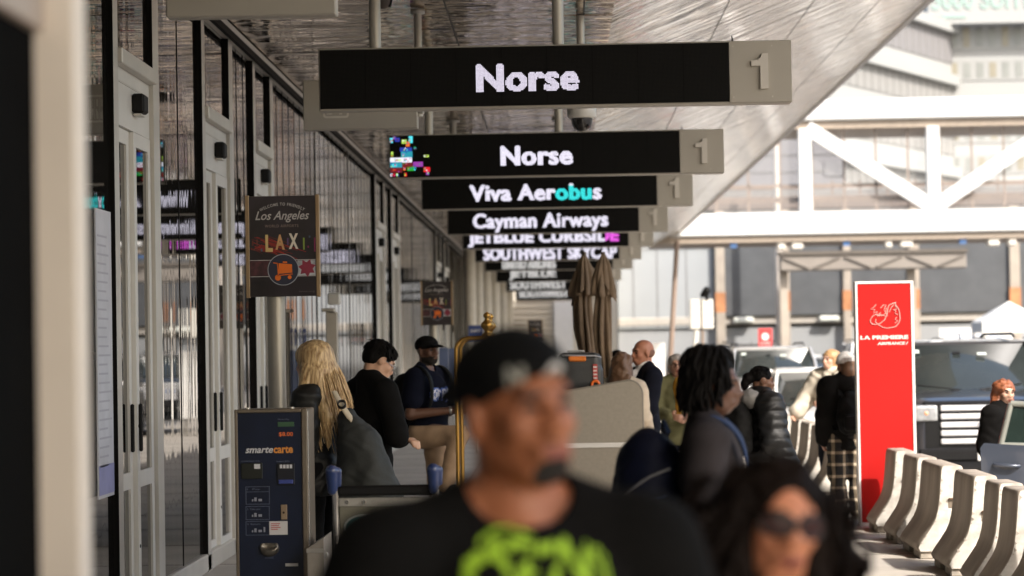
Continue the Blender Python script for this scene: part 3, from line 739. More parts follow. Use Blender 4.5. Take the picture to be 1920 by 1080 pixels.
def tufts(sk, mat, n, ln, rad=.0035, amax=1.35, fr=0.):
    cv = []
    for q in range(n):
        a = random.uniform(0, 2*PI); el_ = random.uniform(.05, 1.5); fy = math.cos(a)
        if fy > .55 and el_ < .75: continue
        d_ = np.array([.082*math.cos(el_)*math.sin(a), .100*math.cos(el_)*fy-.022, .042+.088*math.sin(el_)]); l_ = ln*random.uniform(.6,1.3)
        t_ = np.array([math.sin(a)*.5+random.gauss(0,.3), fy*.5+fr+random.gauss(0,.3), -.75+.5*math.sin(el_)]); t_ /= np.linalg.norm(t_)
        o_ = d_*1.0; cv.append([o_, o_+t_*l_*.5+d_*.06, o_+t_*l_+d_*.02])
    return strands(sk, 'hair_tufts', mat, cv, rad, 5)
sk_tan = skin('skin_warm_brown', (.35,.122,.052)); sk_fair = skin('skin_fair', (.55,.32,.23)); sk_dark = skin('skin_dark', (.115,.052,.03)); sk_red = skin('skin_ruddy', (.40,.17,.10)); sk_olive = skin('skin_olive', (.36,.17,.10)); sk_asian = skin('skin_light', (.50,.29,.19))
lip_m = skin('lip_rose', (.27,.085,.065)); lip_d = skin('lip_deep', (.22,.05,.04))
blackc = cloth_m('black_cotton', (.0045,.0042,.004)); charc = cloth_m('charcoal_knit', (.036,.031,.033)); navyc = cloth_m('navy_suit', (.006,.007,.013)); bluenv = cloth_m('navy_tee', (.004,.005,.012))
khaki = cloth_m('khaki_cotton', (.40,.27,.17)); hairb = M('black_hair', (.0035,.0028,.0026), .65, spec=.1, var=.3, scale=40, stretch=(1,1,.1), bump=.003, bscale=60, bstretch=(1,1,.15))
shoem = M('dark_shoe', (.03,.028,.026), .6, var=.2)
jeansd = cloth_m('dark_jeans', (.014,.016,.025))

# ---- 1 man in the foreground, black tee with lime lettering, black cap
x1 = gx(968,3.95)
def goatee(L): return ((((L-np.array([0,.085,-.100]))/np.array([.036,.045,.030]))**2).sum(1) < 1) | ((((L-np.array([0,.1,-.048]))/np.array([.026,.02,.006]))**2).sum(1) < .55)
r1, s1 = make_person('man in black cap and black tee with lime lettering, large and blurred in front', x1, 3.95, 1.762, (.26,-.96), bulk=1.17, headrot=(20,3,3), skinm=sk_tan, vox=.006, beard=goatee, lips=lip_m,
    arms={'L':((-.35,-.05,1.10),(-.35,.10,.87)),'R':((.35,-.05,1.10),(.35,.10,.87))})
top(s1, 'tee', blackc, off=.016, sleeve='short', hem=.84, neckr=.085, wr=.005, wf=13)
shirtV, shirtQ = s1['last']
bottoms(s1, jeansd); shoes(s1, shoem)
capb = M('black_cap_cloth', (.004,.004,.004), .85, var=.2, bump=.001, bscale=400, spec=.12)
cp = add(s1, 'cap', hbase(s1, [ell((0,-.014,.05),(.092,.112,.088)), ell((0,-.10,.04),(.07,.075,.02)), ell((0,-.135,.028),(.065,.05,.010))]), capb, k=.012, subs=hbase(s1, [ell((0,.125,.015),(.1,.062,.055))]), cuts=[(s1['HR'] @ np.array([-.12,.42,-1]), float((s1['HR'] @ np.array([-.12,.42,-1])) @ s1['hc']) -.020)], noise=wrinkle(.002,30))
CV, CQ = s1['last']; S_ = s1['s']; HRm, hcv = s1['HR'], s1['hc']
def cap_decal(name, ang, h, T, cell, mat):
    d = np.array([math.sin(ang),math.cos(ang),0]); u_ = np.array([-math.cos(ang),math.sin(ang),0])
    o_ = hcv+HRm@(d*.3+np.array([0,0,h])+np.array([0,-.014,0])); up = HRm@np.array([0,0,1.])
    lit = sample_tris(T, cell/S_)
    return decal(name, CV, CQ, lit, cell, o_*S_, HRm@u_, up, -(HRm@d), mat, cp, .003)
patchw = M('cap_patch_white', (.6,.58,.55), .7, var=.1)
Tc = fit_text('O', .036, .032, bold=.09); Tc[...,0] -= .018
cap_decal('patch', -.15, .042, Tc, .003, patchw)
Tc2 = fit_text('N', .030, .034, bold=.06); Tc2[...,0] -= .016
cap_decal('patch', .50, .04, Tc2, .003, M('cap_patch_grey', (.30,.29,.25), .7, var=.1))
lime = M('lime_print', (.38,.62,.035), .7, var=.1)
# brush lettering of the shirt print: two rows of heavy wild strokes
def stroke_cells(curves, cell):
    lit = set()
    for pts, wd in curves:
        P = [np.array(p, float) for p in pts]; n_ = len(P)
        for i in range(n_-1):
            p0, p1, p2, p3 = P[max(0,i-1)], P[i], P[i+1], P[min(n_-1,i+2)]
            for q in range(24):
                t_ = q/24; a = .5*((2*p1)+(-p0+p2)*t_+(2*p0-5*p1+4*p2-p3)*t_**2+(-p0+3*p1-3*p2+p3)*t_**3)
                w_ = wd*(.75+.35*math.sin(3*i+5*t_)); rr_ = int(w_/cell)+1; ci, cj = int(a[0]/cell), int(a[1]/cell)
                for di in range(-rr_, rr_+1):
                    for dj in range(-rr_, rr_+1):
                        if (di*di+dj*dj)*cell*cell <= w_*w_: lit.add((ci+di, cj+dj))
    return lit
g1 = [([(.06,.155),(.045,.135),(.02,.13),(.0,.10),(.005,.06),(.03,.045),(.06,.055),(.07,.085),(.065,.12),(.045,.145)],.011),
      ([(.0,.075),(-.025,.08)],.008),([(.075,.15),(.115,.15),(.09,.10),(.075,.06),(.12,.06)],.010),([(.09,.10),(.115,.11)],.007),([(.125,.14),(.165,.145),(.14,.09),(.125,.055),(.17,.06)],.009),
      ([(.175,.155),(.185,.11),(.20,.10),(.215,.15)],.010),([(.20,.10),(.195,.055),(.205,.02)],.011),([(.215,.06),(.235,.10),(.225,.14),(.245,.12),(.24,.07)],.006),
      ([(.03,.155),(.07,.178),(.12,.165)],.006),([(-.02,.02),(.0,.03),(.04,.02)],.010),
      ([(-.01,-.07),(-.02,-.03),(.02,-.005),(.06,-.02),(.03,-.06),(.07,-.07)],.013),([(.08,-.07),(.09,-.02),(.12,.0),(.13,-.05),(.15,-.07)],.011),([(.10,-.045),(.14,-.03)],.007),([(.155,-.06),(.17,-.01),(.20,-.01),(.19,-.05),(.22,-.07)],.011),([(.22,-.02),(.235,-.05),(.25,-.07)],.009),([(.0,-.10),(.08,-.095),(.17,-.105),(.24,-.10)],.012)]
fx = np.array([.97,.22,0]); # across the chest in the picture
g1 = [([(-a*.93,b_*.95) for a, b_ in pts], w_*.66) for pts, w_ in g1]
decal('shirt_print', shirtV, shirtQ, stroke_cells(g1,.0045), .0045, (.105,.5,1.287*S_), (1,0,0), (0,0,1), (0,-1,0), lime, r1, .004)

# ---- 2 woman in the foreground with sunglasses and dark curly hair
x2 = gx(1448,4.35)
r2, s2 = make_person('woman with sunglasses and dark wavy hair, blurred at the lower edge', x2, 4.35, 1.535, (.16,-.98), bulk=.95, headrot=(8,-4,-7), skinm=skin('skin_golden',(.56,.22,.115)), vox=.006, lips=lip_d)
top(s2, 'top', cloth_m('black_jacket',(.006,.0055,.006)), off=.018, hem=.86, neckr=.075, seed=2); bottoms(s2, jeansd); shoes(s2, shoem)
dkbr = M('dark_brown_hair', (.007,.0038,.0026), .65, spec=.1, var=.35, scale=30, stretch=(1,1,.2), bump=.004, bscale=45, bstretch=(1,1,.3))
hair(s2, dkbr, [ell((0,-.022,.040),(.104,.118,.089)), ell((-.09,-.02,-.05),(.06,.085,.13)), ell((.085,-.02,-.05),(.05,.08,.13)), ell((-.105,.0,-.17),(.075,.08,.12)), ell((.1,-.0,-.17),(.07,.075,.12)), ell((0,-.08,-.12),(.12,.07,.17)), ell((.115,.01,-.26),(.07,.06,.10)), ell((-.13,.02,-.26),(.085,.07,.11))],
     subs=[ell((0.004,.150,-.04),(.082,.112,.158))], k=.03, noise=wrinkle(.010,42,1,(1,1,.7)))
cv = []
for q in range(190):
    a = random.uniform(.95, 2*PI-.95); rx = .118+random.random()*.07; z0 = random.uniform(-.02,.09); ln = random.uniform(.16,.42)
    bxx, byy = -rx*math.sin(a), rx*math.cos(a)-.01
    cv.append([(bxx*(.62+.45*min(1,t_*1.6))+(.006+.016*t_)*math.sin(t_*15+q), byy*(.7+.35*t_)+(.006+.016*t_)*math.cos(t_*15+q), z0-ln*t_) for t_ in [i/9 for i in range(10)]])
for q in range(90):
    a = random.uniform(1.1, 2*PI-1.1); z0 = random.uniform(-.12,.08); ln = random.uniform(.10,.24); rx = random.uniform(.13,.175)
    cv.append([((rx+.05*t_)*-math.sin(a)+.02*math.sin(t_*11+q), (rx+.03*t_)*math.cos(a)-.01+.02*math.cos(t_*11+q*2), z0-ln*t_) for t_ in [i/8 for i in range(9)]])
strands(s2, 'hair_curls', dkbr, cv, .0062)
sg = M('sunglass_lens', (.035,.010,.008), .10, var=0, spec=.4); sgf = M('sunglass_frame', (.02,.012,.01), .25, var=.1)
Hm = Matrix([list(r)+[0] for r in s2['HR']]+[[0,0,0,1]]); Hm.translation = Vector(s2['hc']); Hm = Matrix.Scale(s2['s'],4) @ Hm
gl = thing('sunglasses','dark wide sunglasses worn by the curly haired woman in front','sunglasses',(0,0,0)); gl.matrix_world = r2.matrix_basis @ Hm
for sx in (-1,1):
    ov = [(sx*.036+.031*math.copysign(abs(math.cos(a))**.75,math.cos(a)), .004+.021*math.copysign(abs(math.sin(a))**.75,math.sin(a))) for a in [2*PI*i/28 for i in range(28)]]
    m_ = MB(); n_ = 28
    bow = lambda x_: .112-abs(x_)*.22-x_*x_*3.
    lens = [(a, bow(a), c) for a, c in ov]; m_.add(lens+[(sx*.036,bow(.036)+.004,.004)], [(n_, i, (i+1)%n_) for i in range(n_)], smooth=True)
    m_.add([(a,b_-.004,c) for a,b_,c in lens]+[(sx*.036,bow(.036)-.001,.004)], [((i+1)%n_, i, n_) for i in range(n_)], smooth=True)
    m_.build('lens', sg, gl)
    MB().tube([Vector(p) for p in lens]+[Vector(lens[0])], .0042, 8, caps=False).build('frame', sgf, gl)
    MB().tube([(sx*.066,bow(.066),.012),(sx*.078,.06,.012),(sx*.084,-.01,.006),(sx*.084,-.04,-.012)], .0035, 6).build('temple', sgf, gl)
MB().tube([(-.008,.112,.01),(0,.116,.012),(.008,.112,.01)], .004, 6).build('bridge', sgf, gl)

# ---- 3 man with dreadlocks, seen from his right side
x3 = gx(1334,9.7)
r3, s3 = make_person('man with dreadlocks in a charcoal sweater, side view with a navy backpack', x3-.03, 9.7, 1.70, (.99,-.08), bulk=1.02, headrot=(-6,-8,0), skinm=sk_dark, vox=.007, lean=3,
    arms={'R':((.26,-.02,1.10),(.25,.10,.86)),'L':((-.25,-.0,1.10),(-.24,.14,.88))})
top(s3, 'sweater', charc, off=.022, hem=.80, neckr=.07, wr=.008, wf=13, loose=.012, seed=5); bottoms(s3, jeansd); shoes(s3, shoem)
hair(s3, hairb, [ell((0,-.03,.045),(.092,.108,.088)), ell((0,-.06,-.03),(.09,.08,.10))], subs=[ell((0,.12,-.05),(.08,.075,.12))], noise=wrinkle(.008,70))
cv = []
for q in range(190):
    a = random.uniform(.75, 2*PI-.75); el_ = random.uniform(.15,1.3); R_ = .096
    sx_, sy_, sz_ = R_*math.cos(el_)*math.sin(a), R_*math.cos(el_)*math.cos(a)*1.08-.02, .045+R_*math.sin(el_)
    fr_ = math.cos(a); ln = random.uniform(.10,.26)*(1.-.2*max(0,fr_)); out = .099+random.random()*.022
    pts = []
    for i in range(9):
        t_ = i/8; k_ = min(1,t_*2.2); rr_ = R_*math.cos(el_)*(1-k_)+out*k_*(1-.12*t_)
        pts.append((rr_*math.sin(a)+.013*t_*math.sin(q+t_*7), rr_*math.cos(a)*1.08-.02+.015*t_*math.cos(q*2+t_*7)+(.01*t_ if fr_>0 else 0), sz_+.02*math.sin(k_*PI)-ln*max(0,t_-.12)))
    cv.append(pts)
strands(s3, 'dreadlocks', hairb, cv, .0088, 6)
def backpack(label, sk, mats, W_, Hh, D_, zc, yb, strapm, pockets=True, seed=0., sw=0.):
    """worn on the back of sk: local frame of the person"""
    root = thing('backpack', label, 'backpack', (0,0,0)); root.matrix_world = sk['root'].matrix_basis.copy()
    s = sk['s']; noise_ = .010
    P = [ell((0,yb-D_*.42,zc+Hh*.06),(W_*.47,D_*.56,Hh*.47)), ell((0,yb-D_*.62,zc-Hh*.17),(W_*.50,D_*.62,Hh*.33)), rbox((0,yb-D_*.30,zc-Hh*.05),(W_*.44,D_*.30,Hh*.40),.07)]
    V, Q = sdf(P, .009, k=.05, noise=[wrinkle(noise_,13,seed), wrinkle(.004,30,seed+1)]); mesh_np('bag_body', V*s, Q, mats[0], root)
    if pockets:
        V, Q = sdf([rbox((0,yb-D_*1.10,zc-Hh*.2),(W_*.36,.05,Hh*.20),.045)], .009, noise=wrinkle(.004,20,seed+2)); mesh_np('front_pocket', V*s, Q, mats[1], root)
        MB().tube([((-W_*.33)*s,(yb-D_*1.10-.047)*s,(zc-Hh*.06)*s),(0,(yb-D_*1.10-.053)*s,(zc-Hh*.05)*s),((W_*.33)*s,(yb-D_*1.10-.047)*s,(zc-Hh*.06)*s)],.005,6).build('zip', M('zip_dark',(.02,.02,.022),.4,.5,var=0), root)
    MB().tube([Vector((-.03,yb-.03,zc+Hh*.5))*s,Vector((0,yb-.05,zc+Hh*.5+.045))*s,Vector((.03,yb-.03,zc+Hh*.5))*s],.009*s,8).build('grab_handle', strapm, root)
    for sx in (-1,1):
        pts = [(sx*.10,yb+.0,zc+Hh*.42),(sx*.115,-.045,1.485),(sx*.125,.03,1.49),(sx*.13,.115,1.41),(sx*.135,.145,1.28),(sx*.15,.11,1.13),(sx*.165,yb+.02,zc-Hh*.38)]
        pts = [sk['lw']((p[0]+sx*sw,p[1],p[2])) for p in pts]
        fine = []
        for i in range(len(pts)-1):
            p0,p1,p2,p3 = (np.array(pts[max(0,min(len(pts)-1,i+k_))]) for k_ in (-1,0,1,2))
            for q in range(5):
                t_ = q/5; fine.append(.5*((2*p1)+(-p0+p2)*t_+(2*p0-5*p1+4*p2-p3)*t_**2+(-p0+3*p1-3*p2+p3)*t_**3))
        fine.append(np.array(pts[-1]))
        mb = MB(); vs = []
        for p in fine: 
            for dx_, dn in ((-.026,0),(.026,0),(.026,.012),(-.026,.012)): vs.append(p*s+np.array([dx_, dn*.6, dn])*s)
        n_ = len(fine); fs = []
        for i in range(n_-1):
            for q in range(4): fs.append((i*4+q, i*4+(q+1)%4, (i+1)*4+(q+1)%4, (i+1)*4+q))
        mb.add(vs, fs, 0, True); mb.build('strap', strapm, root)
    return root
navyb = cloth_m('navy_nylon', (.0028,.0042,.0135), .6); blkn = cloth_m('black_nylon', (.006,.006,.006), .6); bluest = cloth_m('blue_strap', (.022,.045,.12), .6)
bp3 = backpack('large navy backpack on the man with dreadlocks', s3, (navyb, cloth_m('dark_pocket',(.012,.011,.010),.6)), .36, .62, .27, 1.13, -.12, bluest)
S3 = s3['s']
V, Q = sdf([rbox((.165,-.27,1.03),(.035,.085,.13),.03), rbox((.15,-.27,.90),(.045,.10,.05),.03)], .008, noise=wrinkle(.004,24,2)); mesh_np('side_pocket', V*S3, Q, blkn, bp3)
MB().box(.199*S3,.204*S3,-.30*S3,-.28*S3,.96*S3,1.13*S3,bev=.002).build('pocket_patch', cloth_m('brown_patch',(.10,.062,.035)), bp3)
MB().tube([Vector((.165,-.14,1.30))*S3,Vector((.175,-.22,1.27))*S3,Vector((.178,-.30,1.22))*S3,Vector((.165,-.38,1.15))*S3],.006,6).build('side_zip', M('zip_grey',(.12,.12,.13),.4,.4,var=0), bp3)
for zz in (1.19,.99): MB().tube([Vector((.05,-.12,zz+.02))*S3,Vector((.17,-.17,zz))*S3,Vector((.19,-.28,zz-.015))*S3,Vector((.15,-.40,zz-.03))*S3,Vector((.02,-.455,zz-.03))*S3],.009*S3,6,flat=.5).build('compression_strap', bluest, bp3)

# ---- 4 blonde woman beside the kiosk, from behind
x4 = gx(596,16.)
r4, s4 = make_person('woman with long straight blonde hair beside the navy ticket kiosk', x4, 16., 1.78, (-.90,.43), bulk=.94, headrot=(-4,-10,0), headshift=(0,.05,0), skinm=sk_fair, vox=.009,
    arms={'R':((.25,.0,1.12),(.20,.16,.92))})
leath = M('black_leather', (.006,.0065,.006), .5, spec=.25, var=.15, bump=.002, bscale=30)
top(s4, 'jacket', leath, off=.022, hem=.78, neckr=0, wr=.014, wf=17, loose=.008, collar=True, seed=1); bottoms(s4, cloth_m('black_trousers',(.005,.005,.0055))); shoes(s4, shoem)
blond = bpy.data.materials.new('blonde_hair'); blond.use_nodes = True; t = blond.node_tree; b = t.nodes['Principled BSDF']; b.inputs['Roughness'].default_value = .42; b.inputs['Specular IOR Level'].default_value = .4
tc = t.nodes.new('ShaderNodeTexCoord'); mp = t.nodes.new('ShaderNodeMapping'); mp.inputs['Scale'].default_value = (60,60,2.5); nz = t.nodes.new('ShaderNodeTexNoise'); nz.inputs['Scale'].default_value = 1.; nz.inputs['Detail'].default_value = 4
t.links.new(tc.outputs['Object'], mp.inputs['Vector']); t.links.new(mp.outputs['Vector'], nz.inputs['Vector'])
rp = t.nodes.new('ShaderNodeValToRGB'); rp.color_ramp.elements[0].position = .32; rp.color_ramp.elements[0].color = (.26,.145,.06,1); rp.color_ramp.elements[1].position = .68; rp.color_ramp.elements[1].color = (.75,.54,.28,1)
bpn = t.nodes.new('ShaderNodeBump'); bpn.inputs['Distance'].default_value = .006; t.links.new(nz.outputs['Fac'], bpn.inputs['Height']); t.links.new(bpn.outputs['Normal'], b.inputs['Normal'])
t.links.new(nz.outputs['Fac'], rp.inputs['Fac']); t.links.new(rp.outputs['Color'], b.inputs['Base Color'])
def ridg(X, Y, Z): return .0025*np.sin(np.arctan2(Y+.03, X)*40+3*np.sin(Z*6))
hair(s4, blond, [ell((0,-.03,.045),(.112,.125,.095)), ell((0,-.05,-.05),(.125,.115,.16)), seg((-.075,-.075,-.1),(-.10,-.12,-.38),.07,.045), seg((.07,-.075,-.1),(.115,-.12,-.40),.075,.05), seg((0,-.09,-.1),(.02,-.125,-.36),.085,.05), seg((.115,-.12,-.40),(.125,-.11,-.58),.048,.018), seg((-.10,-.12,-.38),(-.105,-.10,-.56),.045,.016), seg((-.10,-.03,-.06),(-.165,-.02,-.22),.05,.042), seg((-.165,-.02,-.22),(-.185,.0,-.40),.042,.016)],
     subs=[ell((0,.13,-.06),(.075,.10,.15))], k=.035, noise=ridg)
cv = []
for q in range(260):
    a = random.uniform(.75, 2*PI-.75); x0_, y0_ = .118*math.sin(a), .125*math.cos(a)-.035; ln = random.uniform(.35,.68)
    cv.append([(x0_*(.75+.35*math.sin(min(1,t_*2)*PI/2))+.008*math.sin(q+5*t_)+(.03*t_ if x0_>0 else -.01*t_), y0_*(.8+.25*min(1,2*t_))-.05*t_, .07-.02*abs(math.cos(a))-ln*t_) for t_ in [i/8 for i in range(9)]])
strands(s4, 'hair_strands', blond, cv, .0036, 5)
# soft dark bag slung at her side
c = at(665,760,15.75)
sb = thing('shoulder_bag','large soft dark grey bag slung beside the blonde woman','bag',(c.x,c.y,0))
V, Q = sdf([seg((-.05,0,1.30),(.03,0,1.12),.06,.12), seg((.03,0,1.12),(.12,.0,.80),.13,.17), ell((.10,-.02,.72),(.19,.14,.16)), ell((-.03,.02,.85),(.13,.13,.22))], .009, k=.07, noise=[wrinkle(.013,13,4,(1,1,.5)), wrinkle(.006,26,1)])
mesh_np('bag_body', V, Q, M('grey_nylon',(.020,.022,.020),.75,var=.15,bump=.002,bscale=40), sb)
MB().tube([(-.13,.0,1.47),(-.09,-.06,1.40),(-.03,-.075,1.31),(.02,-.06,1.25)],[.02,.024,.026,.02],8,flat=.4).build('strap', M('cream_strap',(.5,.42,.3),.7), sb)
MB().lathe([(.03,-.005),(.03,.02),(.02,.02),(.02,-.005)],12,mat=Matrix.Translation((-.075,-.075,1.385)) @ Matrix.Rotation(1.2,4,'X')).build('buckle', M('dark_buckle',(.02,.02,.02),.3,.6), sb)

# ---- 5 man in black, head bowed
x5 = gx(690,16.9)
r5, s5 = make_person('man with short black hair in a black shirt, head bowed and arms folded', x5, 16.9, 1.80, (.80,.60), bulk=.98, headrot=(-12,-34,0), headshift=(0,.045,-.02), skinm=sk_asian, vox=.008, lean=4,
    arms={'R':((.275,.045,1.12),(-.07,.20,1.165)),'L':((-.275,.07,1.11),(.08,.20,1.085))}, handpose={'R':(0,0,-1),'L':(0,0,-1)})
top(s5, 'shirt', blackc, off=.020, hem=.87, neckr=0, wr=.009, wf=14, loose=.010, collar=True, seed=8); bottoms(s5, cloth_m('black_trousers2',(.005,.005,.005)), wr=.008); shoes(s5, shoem)
hair(s5, hairb, [ell((0,-.028,.045),(.092,.108,.092)), ell((0,.04,.075),(.078,.052,.034)), ell((0,-.07,-.01),(.08,.06,.06))], subs=[ell((0,.115,-.045),(.10,.075,.105)), ell((.085,.0,-.05),(.03,.045,.06)), ell((-.085,.0,-.05),(.03,.045,.06))], noise=wrinkle(.004,80))
tufts(s5, hairb, 420, .05, .0042, fr=.25)
add(s5, 'undershirt_hem', [ell((0,0,.90),(.182,.139,.10))], cloth_m('white_cotton',(.6,.58,.55)), cuts=[((0,0,-1),-.845),((0,0,1),.875)])
add(s5, 'belt', [ell((0,0,.95),(.187,.14,.13))], M('black_belt',(.012,.012,.012),.35), cuts=[((0,0,-1),-.825),((0,0,1),.85)])
g5 = thing('eyeglasses','thin rimmed glasses worn by the bowed man in black','glasses',(0,0,0)); Hm = Matrix([list(r)+[0] for r in s5['HR']]+[[0,0,0,1]]); Hm.translation = Vector(s5['hc']); g5.matrix_world = r5.matrix_basis @ Matrix.Scale(s5['s'],4) @ Hm
wire = M('wire_frame',(.5,.5,.5),.25,.9,var=0)
for sx in (-1,1):
    MB().tube([(sx*.034+.024*math.cos(a),.108-abs(sx*.034+.024*math.cos(a))*.2,.002+.019*math.sin(a)) for a in [2*PI*i/20 for i in range(21)]],.0028,6,caps=False).build('rim', wire, g5)
    MB().tube([(sx*.058,.097,.008),(sx*.083,.0,.006),(sx*.084,-.03,-.008)],.0025,6).build('temple', wire, g5)
MB().tube([(-.011,.106,.006),(.011,.106,.006)],.0025,6).build('bridge', wire, g5)

# ---- 6 man in the black cap with Greek letters, one foot raised
x6 = gx(808,22.)
r6, s6 = make_person('bearded man in black cap and navy tee with large white letters, one knee raised', x6-.03, 22., 1.835, (.88,-.47), bulk=1.16, headrot=(-18,2,0), skinm=sk_dark, vox=.008, beard=lambda L: (L[:,2] < -.055) & (L[:,1] > -.01) & (L[:,2] > -.13),
    arms={'R':((.30,.0,1.10),(.12,.32,1.13)),'L':((-.30,.02,1.11),(-.02,.33,1.15))}, handpose={'R':(-.3,0,1),'L':(.3,0,1)}, legs={'R':((.13,.37,.93),(.14,.24,.50)),'L':((-.10,.02,.49),(-.105,-.03,.085))})
top(s6, 'tee', bluenv, off=.018, sleeve='short', hem=.86, neckr=.078, wr=.005, wf=13, seed=3); V6, Q6 = s6['last']
bottoms(s6, khaki, wr=.008); shoes(s6, shoem)
add(s6, 'collar_trim', [seg(s6['neck0']+(0,.01,-.03), s6['neck0']+(0,.01,-.02), .088,.084)], cloth_m('royal_trim',(.03,.07,.25)), subs=[ell(s6['neck0']+(0,.03,.055),(.074,.08,.075))])
cp6 = add(s6, 'cap', hbase(s6, [ell((0,-.014,.05),(.094,.113,.082)), ell((0,.10,.038),(.07,.055,.012)), ell((0,.13,.03),(.062,.05,.008))]), capb, k=.012, subs=hbase(s6,[ell((0,0,-.06),(.2,.085,.075))]), cuts=[(s6['HR'] @ np.array([0,0,-1.]), float((s6['HR'] @ np.array([0,0,-1.])) @ s6['hc'])-.012)])
T6 = fit_text('ΦΒΣ', .30, .115, bold=.06); lit = sample_tris(np.stack([T6[...,0],T6[...,1]],-1), .005)
lt_o = sample_tris(T6, .005); ring = {(i+a,j+b_) for i,j in lt_o for a in (-2,-1,0,1,2) for b_ in (-2,-1,0,1,2)}
decal('letter_outline', V6, Q6, {(-i,j) for i,j in ring}, .005, (.15,.6,1.26), (1,0,0),(0,0,1),(0,-1,0), M('print_blue',(.06,.12,.42),.7,var=.05), r6, .004)
decal('letter_print', V6, Q6, {(-i,j) for i,j in lt_o}, .005, (.15,.6,1.26), (1,0,0),(0,0,1),(0,-1,0), M('print_white',(.7,.72,.85),.7,var=.05), r6, .007)
backpack('black backpack worn by the bearded man in the black cap', s6, (blkn, blkn), .34, .50, .22, 1.18, -.14, blkn, sw=.05)
ph = thing('phone','dark phone held by the bearded man in the black cap','phone',(0,0,0)); ph.matrix_world = r6.matrix_basis @ Matrix.Translation((.05,.44,1.20)) @ Matrix.Rotation(-.7,4,'X')
MB().box(-.036,.036,-.005,.005,-.07,.085,bev=.004).build('phone_body', blackm, ph)
MB().box(-.032,.032,-.0062,-.0052,-.064,.079).build('screen', M('phone_screen',(.02,.025,.035),.1,var=0), ph)
wt = MB().lathe([(.034,-.012),(.037,0),(.034,.012)],16); 
W6 = s6['arm']['R']; dwr = Vector(W6[2]-W6[1]).normalized(); wt.build('wristwatch', M('watch_steel',(.5,.5,.5),.3,.9), r6, loc=Vector(bisect(W6[1],W6[2],.93))*s6['s'], rot=dwr.to_track_quat('Z','Y').to_euler())
stp = thing('luggage_bench','low steel bench under the raised foot of the bearded man','bench',(x6+.30,21.83,0))
MB().box(-.3,.3,-.2,.2,.395,.433,bev=.01).build('seat', steelm, stp)
for sx in (-.26,.26): MB().box(sx-.02,sx+.02,-.18,.18,0,.393).build('leg', steelm, stp)

# ---- 7 bald man in a suit
x7 = gx(1204,23.3)
r7, s7 = make_person('bald man in a dark navy suit with red tie, in profile', x7, 23.2, 1.775, (-.93,-.36), bulk=1.08, headrot=(4,-4,0), skinm=sk_red, vox=.009,
    arms={'L':((-.25,.06,1.12),(-.16,.28,1.02)),'R':((.25,.06,1.12),(.14,.28,1.04))})
top(s7, 'suit', navyc, off=.026, hem=.76, neckr=0, wr=.006, wf=12, loose=.008, seed=2); bottoms(s7, navyc); shoes(s7, shoem)
wht = cloth_m('white_shirt', (.72,.70,.68))
add(s7, 'shirt_collar', [seg(s7['neck0']+(0,.012,-.045), s7['neck0']+(0,.012,.045), .104,.083), ell(s7['neck0']+(0,.115,-.10),(.062,.055,.12))], wht)
add(s7, 'tie', [seg(s7['neck0']+(0,.125,-.01), s7['neck0']+(0,.18,-.12), .025,.028), seg(s7['neck0']+(0,.18,-.12), s7['neck0']+(0,.175,-.3), .028,.03)], cloth_m('red_tie',(.28,.012,.02),.5))
add(s7, 'stubble_hair', hbase(s7, [ell((0,-.035,-.005),(.0815,.086,.058))]), M('grey_stubble',(.20,.10,.07),.8,var=.2), subs=hbase(s7,[ell((0,.09,0),(.2,.1,.2))]))

# ---- 8 woman with wavy brown hair in a cream coat, behind the counter
x8 = gx(1157,22.95)
r8, s8 = make_person('woman with wavy brown hair in a cream coat, bending by the check-in counter', x8, 22.75, 1.66, (.55,.83), headrot=(15,-10,0), skinm=sk_fair, vox=.010, lean=8, arms={'R':((.225,.08,1.12),(.16,.24,1.0))})
cream = cloth_m('cream_wool', (.52,.44,.34)); top(s8, 'coat', cream, off=.030, hem=.55, neckr=.05, wr=.012, wf=13, loose=.014, flare=.03, seed=4); bottoms(s8, jeansd); shoes(s8, shoem)
brown = M('wavy_brown_hair', (.12,.062,.032), .5, var=.35, scale=30, stretch=(1,1,.2), bump=.004, bscale=40, bstretch=(1,1,.3))
hair(s8, brown, [ell((0,-.03,.04),(.10,.115,.09)), ell((0,-.06,-.08),(.115,.10,.16)), ell((.05,-.07,-.2),(.08,.07,.12)), ell((-.05,-.07,-.2),(.08,.07,.12))], subs=[ell((0,.13,-.05),(.075,.09,.12))], k=.03, noise=wrinkle(.009,40))

# ---- 9 small dark haired person far behind
r9, s9 = make_person('distant dark haired person in a white top behind the cream coat', gx(1157,31.), 31., 1.66, (.2,1.), skinm=sk_olive, vox=.012)
top(s9, 'top', wht, hem=.86, neckr=.06); bottoms(s9, jeansd); shoes(s9, shoem); hair(s9, hairb, SHORT+[ell((0,-.06,-.02),(.085,.07,.08))], FACEHOLE)
# ---- 10 woman with grey hair and yellow top
r10, s10 = make_person('grey haired woman in glasses, olive jacket and mustard top, facing the camera', gx(1268,25.5), 25.5, 1.62, (.05,-1.), skinm=skin('skin_pale',(.50,.28,.20)), vox=.010, lips=lip_m, arms={'L':((-.24,.05,1.1),(-.1,.26,1.05)),'R':((.24,.05,1.1),(.1,.26,1.07))})
top(s10, 'cardigan', cloth_m('olive_knit',(.13,.125,.06)), off=.026, hem=.74, neckr=.06, wr=.008, seed=7)
add(s10, 'blouse', [ell((0,.06,1.33),(.065,.105,.17)), ell((0,.065,1.15),(.05,.10,.2))], cloth_m('mustard_cotton',(.55,.27,.03))); bottoms(s10, jeansd); shoes(s10, shoem)
hair(s10, M('silver_hair',(.34,.31,.28),.5,var=.25,scale=30,bump=.003,bscale=60), [ell((0,-.03,.04),(.098,.11,.09)), ell((0,-.05,-.04),(.10,.08,.09))], FACEHOLE, noise=wrinkle(.005,50))
